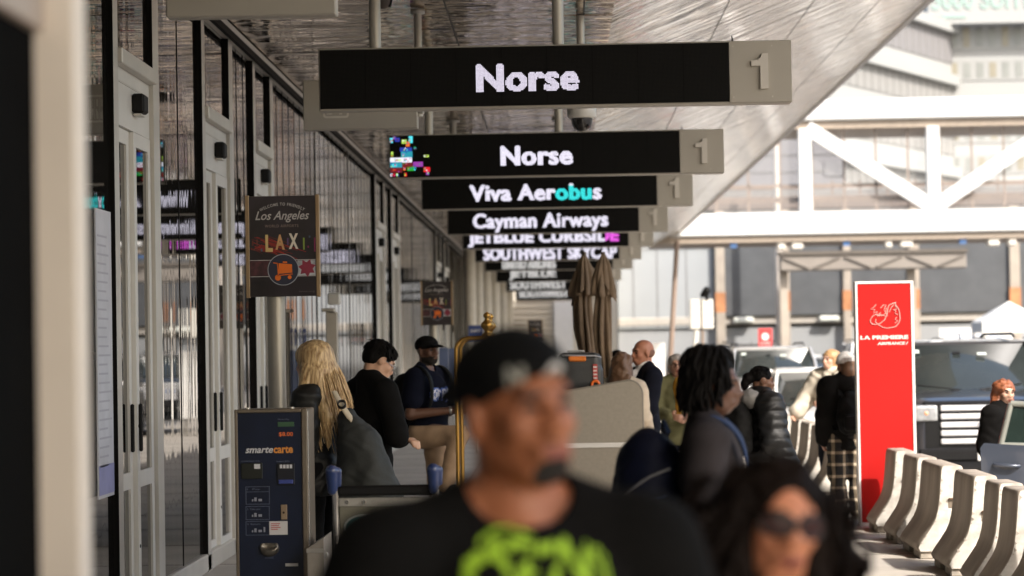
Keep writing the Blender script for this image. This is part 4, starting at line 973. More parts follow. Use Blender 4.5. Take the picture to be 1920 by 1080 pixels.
gm_ = thing('eyeglasses','dark rimmed glasses of the grey haired woman in olive','glasses',(0,0,0)); Hm = Matrix([list(r)+[0] for r in s10['HR']]+[[0,0,0,1]]); Hm.translation = Vector(s10['hc']); gm_.matrix_world = r10.matrix_basis @ Matrix.Scale(s10['s'],4) @ Hm
for sx in (-1,1): MB().tube([(sx*.034+.025*math.cos(a),.108-abs(sx*.034+.025*math.cos(a))*.2,.002+.02*math.sin(a)) for a in [2*PI*i/20 for i in range(21)]],.0035,6,caps=False).build('rim', sgf, gm_)
MB().tube([(-.011,.107,.006),(.011,.107,.006)],.003,6).build('bridge', sgf, gm_)

# ---- 11 girl in a black puffer with a big backpack
x11 = gx(1428,20.)
r11, s11 = make_person('girl with a low bun in a black puffer jacket and grey hood', x11, 20., 1.53, (.86,.30), headrot=(-10,-10,0), skinm=skin('skin_brown',(.17,.082,.05)), vox=.008, arms={'R':((.25,.0,1.10),(.24,.13,.85)),'L':((-.25,.0,1.10),(-.24,.1,.86))})
top(s11, 'puffer', M('black_puffer',(.007,.007,.0075),.5,var=.1,bump=.003,bscale=25,spec=.3), off=.05, hem=.80, neckr=0, wr=.010, wf=18, loose=.03, puffs=.008, seed=5)
add(s11, 'hood', [ell(s11['neck0']+(0,-.09,.0),(.165,.11,.10)), seg(s11['neck0']+(-.09,.035,.0), s11['neck0']+(.09,.035,.0),.085), seg(s11['neck0']+(.06,.06,-.04), s11['neck0']+(.03,.13,-.2),.03,.02)], cloth_m('grey_fleece',(.30,.29,.28)), noise=wrinkle(.008,22))
bottoms(s11, cloth_m('grey_sweatpants',(.22,.215,.21)), wr=.01, wide=.02); shoes(s11, M('white_sneaker',(.6,.58,.55),.6))
hair(s11, hairb, [ell((0,-.022,.040),(.086,.103,.090)), ell((0,-.135,.0),(.055,.055,.055)), ell((0,-.16,-.06),(.045,.04,.06))], FACEHOLE+[ell((.085,.02,-.05),(.03,.05,.07)), ell((-.085,.02,-.05),(.03,.05,.07))], noise=wrinkle(.003,70))
tufts(s11, hairb, 200, .03, .003)
backpack('big black backpack on the girl in the puffer jacket', s11, (blkn, blkn), .40, .52, .26, 1.18, -.16, blkn)

# ---- 12 person in plaid pants from behind
x12 = gx(1584,24.)
plaid = bpy.data.materials.new('plaid_flannel'); plaid.use_nodes = True; t = plaid.node_tree; b = t.nodes['Principled BSDF']; b.inputs['Roughness'].default_value = .9
tc = t.nodes.new('ShaderNodeTexCoord'); sp = t.nodes.new('ShaderNodeSeparateXYZ'); t.links.new(tc.outputs['Object'], sp.inputs[0])
def band(src, per, wd, ph=0.):
    a = t.nodes.new('ShaderNodeMath'); a.operation = 'ADD'; t.links.new(src, a.inputs[0]); a.inputs[1].default_value = ph
    d_ = t.nodes.new('ShaderNodeMath'); d_.operation = 'DIVIDE'; t.links.new(a.outputs[0], d_.inputs[0]); d_.inputs[1].default_value = per
    f_ = t.nodes.new('ShaderNodeMath'); f_.operation = 'FRACT'; t.links.new(d_.outputs[0], f_.inputs[0])
    l_ = t.nodes.new('ShaderNodeMath'); l_.operation = 'LESS_THAN'; t.links.new(f_.outputs[0], l_.inputs[0]); l_.inputs[1].default_value = wd; return l_.outputs[0]
ad = t.nodes.new('ShaderNodeMath'); ad.operation = 'ADD'; t.links.new(band(sp.outputs['X'],.105,.26,5.), ad.inputs[0]); t.links.new(band(sp.outputs['Z'],.115,.24,5.), ad.inputs[1])
h2 = t.nodes.new('ShaderNodeMath'); h2.operation = 'MULTIPLY'; t.links.new(ad.outputs[0], h2.inputs[0]); h2.inputs[1].default_value = .5
rp = t.nodes.new('ShaderNodeValToRGB'); rp.color_ramp.elements[0].color = (.012,.011,.011,1); rp.color_ramp.elements[1].color = (.62,.52,.38,1); e_ = rp.color_ramp.elements.new(.5); e_.color = (.20,.16,.11,1)
t.links.new(h2.outputs[0], rp.inputs['Fac']); t.links.new(rp.outputs['Color'], b.inputs['Base Color'])
r12, s12 = make_person('person in grey beanie, black hooded jacket and plaid trousers, from behind', x12, 24., 1.60, (-.15,1.), headrot=(20,-6,0), skinm=sk_olive, vox=.009)
top(s12, 'jacket', cloth_m('black_canvas',(.008,.0075,.007)), off=.040, hem=.74, neckr=0, hood=True, wr=.010, wf=13, loose=.024, seed=6)
bottoms(s12, plaid, off=.028, wide=.03, wr=.012, cuffs=.03); shoes(s12, M('white_sneaker',(.6,.58,.55),.6))
hair(s12, brown, [ell((0,-.03,.02),(.088,.10,.08)), ell((0,-.06,-.06),(.09,.07,.09))], FACEHOLE)
add(s12, 'beanie', hbase(s12,[ell((0,-.02,.06),(.096,.112,.095)), seg((-.05,-.02,.03),(.05,-.02,.03),.07)]), M('grey_knit',(.40,.38,.36),.9,var=.25,scale=50,bump=.004,bscale=70), cuts=[(s12['HR'] @ np.array([0,0,-1.]), float((s12['HR'] @ np.array([0,0,-1.])) @ s12['hc'])-.018)], noise=wrinkle(.003,60))
backpack('flat black backpack on the person in plaid trousers', s12, (blkn, blkn), .32, .46, .14, 1.13, -.17, blkn)

# ---- 13 person in a cream jacket with blond hair, behind the plaid trousers
r13, s13 = make_person('blond person in a cream jacket behind the person in plaid trousers', gx(1556,28.), 28., 1.63, (-.7,-.6), skinm=sk_fair, vox=.011, arms={'R':((.34,.05,1.18),(.36,.22,1.0)),'L':((-.28,.1,1.15),(-.2,.3,1.12))})
top(s13, 'jacket', cloth_m('cream_jacket',(.62,.56,.46)), off=.045, hem=.74, neckr=.05, loose=.03, wr=.012, seed=9); bottoms(s13, jeansd); shoes(s13, shoem)
hair(s13, M('honey_hair',(.42,.25,.12),.5,var=.3,scale=30,bump=.003,bscale=60), [ell((0,-.03,.04),(.105,.115,.09)), ell((0,-.05,-.06),(.115,.09,.12))], FACEHOLE, noise=wrinkle(.007,45))
# ---- 14 red haired woman behind the open car door
r14, s14 = make_person('red haired woman in a black coat standing behind the open car door', gx(1884,20.9,722), 20.9, 1.52, (.35,-.4), headrot=(-20,-6,0), skinm=sk_fair, vox=.009, lips=lip_m, z=-.14)
top(s14, 'coat', blackc, off=.04, hem=.50, neckr=.05, loose=.02, wr=.01, flare=.05, seed=11); bottoms(s14, jeansd); shoes(s14, shoem)
hair(s14, M('red_hair',(.24,.078,.034),.5,var=.35,scale=35,bump=.004,bscale=50), [ell((0,-.03,.04),(.105,.118,.09)), ell((0,-.06,-.06),(.115,.095,.14)), ell((-.07,-.03,-.15),(.06,.06,.12)), ell((.07,-.03,-.15),(.06,.06,.12))], FACEHOLE, k=.03, noise=wrinkle(.009,45))
# ================================================================== ticket kiosk
d = 14.5; k_ = d/F
kx = gx(441,d,900); kz1 = gz(508,768,d); kw = gx(577,d,900)-kx
kio = thing('cart_kiosk','navy luggage cart rental kiosk with steel frame, white and orange lettering','kiosk',(kx,d,0))
brz = M('bronze_steel',(.20,.165,.125),.42,.6,var=.1,scale=8); navyp = M('kiosk_navy_panel',(.006,.011,.030),.32,var=.25,scale=5)
MB().box(0,kw,.02,.42,.0,kz1,bev=.006).build('cabinet', brz, kio)
fr_ = MB(); fr_.box(0,.018,-.006,.018,.335,kz1+.004,bev=.004); fr_.box(kw-.032,kw,-.006,.018,.335,kz1+.004,bev=.004); fr_.box(.0185,kw-.0325,-.006,.018,kz1-.018,kz1+.004,bev=.004); fr_.box(.0185,kw-.0325,-.006,.018,.335,.36,bev=.004)
fr_.build('frame', brz, kio)
MB().box(.019,kw-.033,.004,.0185,.361,kz1-.019).build('front_panel', navyp, kio)
st_ = MB().box(kw+.0005,kw+.006,.0,.03,.0,kz1-.01,bev=.002); st_.build('side_trim', M('polished_edge',(.62,.6,.56),.25,.8,var=.05), kio)
MB().box(.02,kw-.034,.0,.0185,.02,.325,bev=.004).build('lower_door', brz, kio)
def KP(px, py): p = at(px, py, d); return p.x-kx, p.z
def kbox(px0, px1, py0, py1, y0, y1, name, mat, bev=0.):
    a, b = KP(px0, py1), KP(px1, py0); return MB().box(a[0], b[0], y0, y1, a[1], b[1], bev=bev).build(name, mat, kio)
def ktext(txt, px0, px1, py0, py1, name, mat, **k):
    a, b = KP(px0, py1), KP(px1, py0); T = fit_text(txt, b[0]-a[0], b[1]-a[1], **k); return MB().tris2d(T, lambda u, v: (a[0]+u, .0025, a[1]+v)).build(name, mat, kio)
lw_ = M('kiosk_lettering_white',(.62,.62,.64),.5,var=0); lo_ = M('kiosk_lettering_orange',(.72,.28,.05),.5,var=0); ld_ = M('kiosk_print_dim',(.13,.15,.22),.5,var=0)
ktext('smarte',460,512,838,850,'lettering',lw_,shear=.28,bold=.02); ktext('carte',513,549,836,850,'lettering',lo_,bold=.03)
ktext('$8.00',523,549,810,819,'price_display',M('price_led',(.3,.08,.02),.5,var=0,emit=lin((.75,.32,.12)),estr=.5/EXPO),bold=.01)
kbox(521,551,791,800,.001,.0045,'lcd_screen',M('green_lcd',(.05,.11,.06),.3,var=.1)); ktext('Please Pay',521,542,785,788.5,'small_print',ld_); ktext('1 cart',526,545,793,798,'lcd_text',M('lcd_print',(.02,.05,.025),.4,var=0))
ktext('Credit Cards Only',453,487,863,867,'small_print',ld_); ktext('Insert Bills',519,543,863,867,'small_print',ld_)
kbox(453,492,868,898,-.008,.004,'card_reader',M('reader_black',(.018,.02,.016),.3,var=.1),.003); kbox(477,488,870,879,-.0095,-.0082,'card_slot_light',lw_)
kbox(520,552,868,910,-.008,.004,'bill_slot',M('slot_dark',(.010,.011,.016),.35,var=.1),.003); kbox(523,550,899,907,-.018,-.008,'bill_lip',M('bill_lip_blue',(.05,.07,.26),.35,var=.05),.003)
for q in range(4): kbox(525+q*6.2,529.5+q*6.2,871,878,-.0092,-.0082,'slot_mark',lw_)
for i, (y0, y1) in enumerate(((912,946),(949,975),(977,1004))):
    a, b = KP(461, y1), KP(505, y0); f = MB()
    f.box(a[0],b[0],.002,.0032,a[1],a[1]+.0022); f.box(a[0],b[0],.002,.0032,b[1]-.0022,b[1]); f.box(a[0],a[0]+.0022,.002,.0031,a[1]+.0022,b[1]-.0022); f.box(b[0]-.0022,b[0],.002,.0031,a[1]+.0022,b[1]-.0022)
    pnl = f.build('instruction_frame', ld_, kio)
    if i == 0: f2 = MB(); f2.box(a[0]+.004,b[0]-.004,.002,.003,b[1]-.032,b[1]-.030); f2.build('rule', ld_, pnl)
    T = fit_text(('1  Pay','2  Take cart','3  Return')[i], (b[0]-a[0])*.55, .011); MB().tris2d(T, lambda u, v: (a[0]+.008+u,.0025,b[1]-.022+v)).build('small_print', ld_, pnl)
    ic = MB()
    for (u, v, w_, h_) in ((.05,.018,.014,.022),(.075,.018,.02,.014),(.036,.018,.008,.012),(.105,.018,.01,.03))[:3+(i==2)]: ic.box(a[0]+u,a[0]+u+w_,.002,.0031,a[1]+v,a[1]+v+h_)
    ic.build('cart_icons', M('icon_grey',(.3,.31,.36),.5,var=0), pnl)
kbox(527,538,946,974,-.004,.004,'coin_plate',M('coin_brass',(.45,.33,.22),.35,.7,var=.1),.002); a = KP(532,961)
MB().tube([(a[0],-.002,a[1]),(a[0],-.0075,a[1])],.007,12).build('key_lock', M('lock_dark',(.06,.04,.03),.3,.6,var=0), kio)
skm = kbox(505,539,977,1003,.002,.0045,'sticker',M('sticker_white',(.62,.6,.58),.6,var=.04))
for q, (u0,u1,v) in enumerate(((508,525,981),(508,523,984.5),(508,526,988),(508,521,991.5))):
    a, b = KP(u0,v+2), KP(u1,v); MB().box(a[0],b[0],.0008,.0018,a[1],b[1]).build('sticker_line', M('sticker_red',(.5,.12,.12),.6,var=0), skm)
a = KP(505,1028)
V, Q = sdf([ell((a[0],.0,a[1]),(.058,.035,.05))], .004, subs=[ell((a[0],-.022,a[1]+.018),(.046,.02,.026))], cuts=[((0,0,1),a[1]+.030)])
mesh_np('coin_return_cup', V, Q, M('worn_pewter',(.16,.145,.12),.32,.7,var=.15,scale=20), kio)
ktext('CHANGE',497,513,1044,1047.5,'small_print',ld_)
lb_ = kbox(535,559,1056,1062,.002,.0042,'serial_label',M('label_white',(.66,.65,.63),.5,var=.03))
for px in (462,545):
    p = KP(px,765); MB().tube([(p[0],.05,kz1),(p[0],.05,kz1+.012)],.016,12).build('top_bolt', steelm, kio)
# cart return box
c = at(592,1012,14.35); rb = thing('cart_return_box','low steel cart return box with sloping top beside the kiosk','return box',(c.x,14.35,0))
MB().prism([(-.05,0),(.045,0),(.045,c.z-.002),(.045,c.z+.01),(-.05,c.z-.05)],0,.5,'y').build('housing', M('box_steel',(.34,.31,.27),.4,.6,var=.12,scale=10), rb)
MB().box(-.055,.05,-.004,.0,c.z-.075,c.z-.052).build('lip', steelm, rb)
MB().tube([(.052,.03,c.z-.08),(.062,.03,c.z-.08),(.062,.03,c.z-.11),(.055,.03,c.z-.12)],.007,8).build('latch', steelm, rb)

# ================================================================== luggage cart with blue grips
d = 13.; lx = gx(629,d,900); rx = gx(818,d,900)
def luggage_cart(label, X, Y, W_, grip):
    r = thing('luggage_cart', label, 'luggage cart', (X,Y,0))
    ch = M('chrome_tube',(.55,.53,.5),.22,.95,var=.05)
    for sx in (0, W_):
        MB().tube([(sx,.0,.16),(sx,-.01,.5),(sx,.0,.80),(sx,-.02,.93),(sx,-.05,1.0)],.017,12).build('upright', ch, r)
        V, Q = sdf([seg((sx-.012,-.05,1.0),(sx-.012,-.075,1.10),.026,.034), seg((sx+.022,-.05,1.03),(sx+.022,-.07,1.10),.014,.018)], .005, k=.012)
        mesh_np('grip', V, Q, grip, r)
        MB().lathe([(.028,-.02),(.06,-.022),(.065,0),(.06,.022),(.028,.02)],18,mat=Matrix.Translation((sx,.12,.065)) @ Matrix.Rotation(PI/2,4,'Y')).build('wheel', M('rubber_black',(.02,.02,.02),.7,var=.1), r)
    MB().box(.012,W_-.012,-.03,.0,.965,1.02,bev=.012).build('push_bar', blackm, r)
    pl = MB().box(.018,W_-.018,-.012,.0,.60,.955,bev=.006); pp = pl.build('back_panel', M('olive_panel',(.17,.16,.12),.45,.2,var=.1,scale=4), r)
    MB().box(.018,W_-.018,-.018,-.0125,.91,.955,bev=.003).build('panel_rail', steelm, pp)
    for q in (.06,.15): MB().tube([(q,-.018,.932),(q,-.026,.932)],.012,12).build('rivet', ch, pp)
    ov = MB(); n_ = 32
    for ra, rb_, y_, mi in ((.115,.062,-.0128,0),(.105,.053,-.0136,1)):
        ov.add([(.155+ra*math.cos(2*PI*i/n_), y_, .80+rb_*1.15*math.sin(2*PI*i/n_)) for i in range(n_)], [list(range(n_))], mi)
    ov.build('oval_badge', [M('badge_silver',(.5,.52,.5),.4,.3,var=.05),M('badge_teal',(.02,.13,.13),.4,var=.1)], pp)
    T = fit_text('smarte carte', .15, .028, bold=.02, shear=.2); MB().tris2d(T, lambda u, v: (.08+u,-.0142,.79+v)).build('badge_lettering', lw_, pp)
    fr = MB()
    for q in range(7): fr.tube([(q*W_/6,.02,.17),(q*W_/6,.75,.17)],.008,6)
    fr.tube([(0,.76,.17),(W_,.76,.17)],.014,8); fr.tube([(0,.02,.17),(W_,.02,.17)],.014,8); fr.build('platform', ch, r)
    for sx in (.05, W_-.05): MB().lathe([(.015,-.018),(.04,-.018),(.045,0),(.04,.018),(.015,.018)],16,mat=Matrix.Translation((sx,.70,.045)) @ Matrix.Rotation(PI/2,4,'Y')).build('wheel', M('rubber_black',(.02,.02,.02),.7,var=.1), r)
    return r
luggage_cart('steel luggage cart with blue hand grips and a teal oval badge', lx, d, rx-lx, M('blue_grip',(.016,.035,.12),.3,var=.1,coat=.4))

# ================================================================== welcome posters on poles
def poster(px0, px1, py0, py1, d, label, pole_dx=.0, fancy=True):
    a = at(px0,py1,d); b = at(px1,py0,d); W_, H_ = b.x-a.x, b.z-a.z
    r = thing('poster_stand', label, 'poster sign', (a.x,d,0), 0, 'welcome posters on poles beside the doors'); z0 = a.z
    gold = M('poster_gold_edge',(.30,.21,.12),.4,.5,var=.1)
    MB().tube([(W_*.38,.09,0),(W_*.38,.09,z0+H_*.9)],.062,16).build('pole', M('grey_pole',(.34,.32,.28),.35,.4,var=.08,scale=3), r)
    MB().box(0,W_,.0,.03,z0,z0+H_,bev=.004).build('board', M('poster_backing',(.05,.045,.04),.5,var=.1), r)
    MB().box(-.004,W_*.045,-.008,.034,z0-.006,z0+H_+.006,bev=.003).build('frame_strip', gold, r); MB().box(W_*.955,W_+.004,-.008,.034,z0-.006,z0+H_+.006,bev=.003).build('frame_strip', gold, r)
    MB().box(W_*.046,W_*.954,-.002,-.0006,z0+.004,z0+H_-.004).build('poster_sheet', M('poster_black',(.014,.012,.013),.28,var=.35,scale=3,vcol=(.03,.022,.03)), r)
    y = -.0032
    U = lambda u: u*W_; Zz = lambda v: z0+H_*(1-v)
    def txt(s_, u0, u1, v0, v1, mat, name='lettering', yy=y, **k):
        T = fit_text(s_, U(u1-u0), H_*(v1-v0), **k); return MB().tris2d(T, lambda p, q: (U(u0)+p, yy, Zz(v1)+q)).build(name, mat, r)
    cr = M('poster_cream',(.42,.40,.39),.6,var=.05); dm = M('poster_dim',(.20,.15,.13),.6,var=.05)
    T = fit_text('WELCOME TO FRIENDLY', U(.62), H_*.030, bold=.015, space=1.25)
    def arc(p, q):
        t_ = (p/U(.62)-.5); ang = t_*1.05; R_ = U(.62)/1.05
        return (U(.5)+(R_+q)*math.sin(ang), y, Zz(.075)-.03*W_+ (R_+q)*math.cos(ang)-R_)
    MB().tris2d(T, arc).build('lettering', cr, r)
    txt('Los Angeles', .13,.87,.150,.265, cr, bold=.012, shear=.35)
    txt('WORLD AIRPORTS', .26,.72,.285,.313, dm, bold=.012, space=1.2)
    if fancy:
        rs = MB()
        for q in range(34):
            u0 = .05+random.random()*.35; v0 = .39+random.random()*.14; l_ = .15+random.random()*.3; s_ = .16*(u0)
            rs.add([(U(u0),y+.0006+q*1e-5,Zz(v0)),(U(min(.94,u0+l_)),y+.0006+q*1e-5,Zz(v0+.05+s_)),(U(min(.94,u0+l_)),y+.0006+q*1e-5,Zz(v0+.055+s_)),(U(u0),y+.0006+q*1e-5,Zz(v0+.006+random.random()*.006))],[(0,1,2,3)],random.randrange(2))
        rs.build('light_streaks',[M('streak_red',(.28,.02,.012),.6,var=.2),M('streak_dark',(.12,.015,.01),.6,var=.2)], r)
        bl = MB()
        for u, v, h_, c_ in ((.08,.44,.05,0),(.14,.43,.06,0),(.10,.52,.02,0),(.2,.52,.03,1),(.78,.42,.12,2),(.86,.40,.02,1),(.84,.5,.02,3),(.93,.42,.14,3),(.56,.42,.07,4)):
            bl.add([(U(u),y,Zz(v+h_)),(U(u+.022),y,Zz(v+h_)),(U(u+.022),y,Zz(v)),(U(u),y,Zz(v))],[(0,1,2,3)],c_)
        bl.build('colour_marks',[M('mark_rust',(.12,.03,.02),.6,var=0),M('mark_blue',(.06,.09,.14),.6,var=0),M('mark_green',(.22,.30,.05),.6,var=0),M('mark_magenta',(.2,.02,.08),.6,var=0),M('mark_violet',(.10,.05,.14),.6,var=0)], r)
    txt('L',.265,.365,.385,.555,M('letter_yellow',(.60,.45,.18),.6,var=.1),yy=y-.0005,bold=.04); txt('A',.40,.53,.385,.535,M('letter_amber',(.55,.30,.13),.6,var=.15),yy=y-.0005,bold=.04); txt('X',.585,.715,.375,.53,M('letter_cream',(.66,.60,.50),.6,var=.05),yy=y-.0005,bold=.04)
    st = MB(); st.box(U(.05),U(.95),y,y+.0012,Zz(.80),Zz(.64)); st.build('photo_strip', M('strip_dark',(.05,.012,.016),.5,var=.6,scale=25), r)
    stw = MB()
    for v in (.638,.80): stw.box(U(.05),U(.95),y-.0004,y,Zz(v)-.002,Zz(v)+.002)
    stw.build('strip_rules', cr, r)
    sw = MB(); sw.box(U(.70),U(.945),y-.0006,y-.0004,Zz(.795),Zz(.645)); sw.build('flower_ground', M('strip_pale',(.36,.38,.40),.6,var=.35,scale=20), r)
    fl = MB(); cx_, cz_ = U(.83), Zz(.72)
    for q in range(7):
        an = q*2*PI/7+.3; l_ = U(.125); w_ = U(.04); c_, s_ = math.cos(an), math.sin(an)
        fl.add([(cx_,y-.001-q*1e-5,cz_),(cx_+c_*l_*.5-s_*w_,y-.001-q*1e-5,cz_+s_*l_*.5+c_*w_),(cx_+c_*l_,y-.001-q*1e-5,cz_+s_*l_),(cx_+c_*l_*.5+s_*w_,y-.001-q*1e-5,cz_+s_*l_*.5-c_*w_)],[(0,1,2,3)])
    fl.build('flower', M('flower_red',(.22,.02,.045),.6,var=.2), r)
    n_ = 40; cx_, cz_, R_ = U(.505), Zz(.735), U(.205); ds = MB()
    ds.add([(cx_+R_*math.cos(2*PI*i/n_),y-.0020,cz_+R_*math.sin(2*PI*i/n_)) for i in range(n_)],[list(range(n_))],1)
    for i in range(n_):
        p0, p1 = 2*PI*i/n_, 2*PI*(i+1)/n_; ds.add([(cx_+R_*math.cos(p0),y-.0024,cz_+R_*math.sin(p0)),(cx_+R_*1.05*math.cos(p0),y-.0024,cz_+R_*1.05*math.sin(p0)),(cx_+R_*1.05*math.cos(p1),y-.0024,cz_+R_*1.05*math.sin(p1)),(cx_+R_*math.cos(p1),y-.0024,cz_+R_*math.sin(p1))],[(0,1,2,3)],0)
    dk = ds.build('round_emblem',[M('ring_grey',(.30,.31,.34),.6,var=0),M('disc_navy',(.012,.014,.032),.5,var=.1)], r)
    ic = MB(); yo = y-.0032; u_ = R_
    def sh(pts, dy=0): ic.prism([(cx_+p*u_, cz_+q*u_) for p, q in pts], yo-dy-.001, yo-dy, 'y')
    sh([(-.32,-.27),(.60,-.20),(.58,.36),(-.30,.44)]); sh([(-.02,.46),(.26,.44),(.26,.54),(-.02,.56)])
    sh([(-.66,.50),(-.36,.46),(-.34,.40),(-.66,.44)]); sh([(-.42,.46),(-.36,.46),(-.28,-.40),(-.36,-.40)]); sh([(-.40,-.42),(.62,-.32),(.62,-.26),(-.40,-.36)])
    for cxx, czz, rr in ((-.36,-.52,.20),(.42,-.50,.13)): ic.prism([(cx_+(cxx+rr*math.cos(2*PI*i/18))*u_, cz_+(czz+rr*math.sin(2*PI*i/18))*u_) for i in range(18)], yo-.001, yo, 'y')
    ic.build('cart_icon', M('icon_orange',(.72,.15,.012),.5,var=.05), dk)
    txt('lawa.org',.72,.93,.945,.965,M('poster_faint',(.12,.10,.10),.6,var=0))
    return r
poster(463,597,366,557,16.9,'black welcome poster on a grey pole above the navy kiosk')
poster(790,848,527,610,31.,'second, smaller welcome poster beyond the man in the black cap')
poster(990,1017,600,642,62.,'third welcome poster, tiny and far behind the black cap',fancy=False)
c = at(620,568,27.5); pr = thing('reader_post','slim grey post carrying a small white reader box','post',(c.x,27.5,0))
MB().box(-.06,.07,0,.1,0,c.z-.10,bev=.01).build('post', M('post_grey',(.45,.41,.35),.5,var=.06), pr); MB().box(-.03,.11,-.06,.06,c.z-.02,c.z+.11,bev=.015).build('reader_box', M('box_white',(.6,.58,.54),.5,var=.05), pr); MB().box(-.10,.05,-.05,.08,c.z-.10,c.z-.06,bev=.01).build('tray', steelm, pr)

# ================================================================== check-in counter, suitcase, brass cart, parasols
d = 22.; pz = lambda px, py: (gx(px,d,py), gz(px,py,d))
cn = thing('checkin_counter','beige kerbside check-in counter with rounded panel and white stripe','counter',(0,d,0))
x0, zt0 = pz(985,748); x1, zt1 = pz(1203,712)
rad = .12; out = [(x0,.02),(x1,.02),(x1,zt1-rad-.01)]+[(x1-rad+rad*math.cos(a), zt1-rad-.01+rad*math.sin(a)) for a in [i*PI/2/8 for i in range(1,9)]]+[(x0,zt0)]
beige = M('counter_laminate',(.30,.268,.218),.5,var=.06,scale=30)
MB().prism(out,0,.04,'y').build('front_panel', beige, cn)
ed = MB().tube([(x1+.004,.02,.03),(x1+.004,.02,zt1-rad)]+[(x1-rad+(rad+.004)*math.cos(a),.02, zt1-rad-.01+(rad+.004)*math.sin(a)) for a in [i*PI/2/8 for i in range(1,9)]]+[(x0,.02,zt0+.004)],.012,8); ed.build('edge_band', M('edge_dark',(.20,.175,.14),.5,var=.05), cn)
zs = gz(1120,835,d); MB().box(x0,x1-.004,-.012,-.0005,zs-.022,zs+.022,bev=.004).build('stripe', M('stripe_white',(.70,.68,.64),.4,var=.03), cn)
MB().box(x0,x1-.05,.041,.50,0,1.30,bev=.01).build('cabinet', beige, cn)
MB().box(x0-.02,x1-.03,.06,.53,1.302,1.335,bev=.008).build('worktop', M('worktop_grey',(.30,.28,.25),.4,var=.08), cn)
c0 = gx(1045,22.3,700); c1 = gx(1128,22.3,700); zb = 1.338; zt = gz(1085,661,22.3); W_ = c1-c0
su = thing('suitcase','charcoal hard case with an orange handle on the check-in counter','suitcase',((c0+c1)/2,22.3,zb))
V, Q = sdf([rbox((0,0,(zt-zb)*.5),(W_/2,.13,(zt-zb)*.5),.07), rbox((0,0,(zt-zb)*.3),(W_/2+.01,.135,(zt-zb)*.3),.04)], .006, k=.03); mesh_np('shell', V, Q, M('charcoal_shell',(.032,.034,.036),.4,var=.1,bump=.001,bscale=120), su)
MB().box(-.10,.06,-.155,-.132,(zt-zb)*.76,(zt-zb)*.90,bev=.012).build('handle', M('orange_rubber',(.75,.20,.02),.5,var=.05), su)
MB().box(-.11,.05,-.08,.08,(zt-zb)+.002,(zt-zb)+.022,bev=.008).build('top_grip', M('grip_grey',(.4,.4,.4),.4,var=.05), su)
MB().tube([(W_*.49,-.10,(zt-zb)*.86),(W_*.36,-.137,(zt-zb)*.90),(-W_*.4,-.137,(zt-zb)*.93)],.008,8).build('piping', M('piping_grey',(.3,.3,.31),.4,var=0), su)
tg = MB().box(W_*.30,W_*.40,-.150,-.138,(zt-zb)*.22,(zt-zb)*.68,bev=.003)
for q in range(4): tg.box(W_*.31,W_*.39,-.1515,-.1503,(zt-zb)*(.28+.1*q),(zt-zb)*(.32+.1*q),mi=1)
tg.build('tag', [M('tag_red',(.5,.06,.05),.5,var=.1),M('tag_white',(.7,.68,.65),.5,var=0)], su)
MB().tube([(W_*.35+.032*math.cos(a),-.155,(zt-zb)*.13+.03*math.sin(a)) for a in [2*PI*i/16 for i in range(17)]],.013,8,caps=False).build('tag_ring', M('orange_ring',(.80,.16,.02),.4,var=.05), su)
# brass bellman cart
d = 20.5; bxl, bxr = gx(858,d,700), gx(992,d,700); bz = gz(915,634,d)
bc = thing('brass_luggage_cart','brass bellman luggage cart with ball finial behind the black cap','luggage cart',((bxl+bxr)/2,d,0)); hw = (bxr-bxl)/2
brass = M('polished_brass',(.40,.235,.065),.28,.95,var=.12,scale=6)
MB().box(-hw-.03,hw+.03,-.25,.75,.18,.24,bev=.02).build('deck', M('deck_carpet',(.12,.02,.02),.9,var=.2), bc)
MB().box(-hw-.05,hw+.05,-.27,.77,.12,.18,bev=.03).build('bumper', brass, bc)
for yy in (-.2,.7):
    pts = [(-hw,yy,.24),(-hw,yy,bz-.10)]+[(-hw+.10*(1-math.cos(a)),yy,bz-.10+.10*math.sin(a)) for a in [i*PI/2/6 for i in range(1,7)]]+[(hw-.10*(1-math.cos(a)),yy,bz-.10+.10*math.sin(a)) for a in [i*PI/2/6 for i in range(6,-1,-1)]]+[(hw,yy,.24)]
    MB().tube(pts,.018,12).build('arch', brass, bc)
MB().tube([(0,-.2,bz),(0,.7,bz)],.02,10).build('top_rail', brass, bc)
fx_ = gx(915,d,620)-(bxl+bxr)/2
for yy in (-.2,.7): MB().lathe([(0,0),(.05,.0),(.045,.02),(.02,.04),(.03,.06),(.055,.085),(.05,.115),(.025,.135),(.018,.15),(.032,.17),(.03,.19),(.0,.21)],16,mat=Matrix.Translation((fx_,yy,bz+.01))).build('finial', brass, bc)
for sx in (-hw,hw):
    for yy in (-.18,.68): MB().lathe([(.02,-.02),(.055,-.02),(.06,0),(.055,.02),(.02,.02)],16,mat=Matrix.Translation((sx,yy,.06)) @ Matrix.Rotation(PI/2,4,'Y')).build('caster', M('rubber_black',(.02,.02,.02),.7,var=.1), bc)
c = at(892,626,40.); bs_ = thing('blue_sign','small blue sign on a thin post beyond the brass cart','sign',(c.x,40.,0))
MB().box(-.12,.12,0,.02,c.z-.14,c.z+.14,bev=.004).build('plate', M('sign_blue',(.035,.06,.20),.5,var=.08), bs_); MB().tube([(0,.035,0),(0,.035,c.z)],.02,8).build('post', polem, bs_)
T = fit_text('INFO',.16,.05,bold=.03); MB().tris2d(T, lambda u,v:(-.08+u,-.002,c.z+.02+v)).build('sign_print', lw_, bs_)
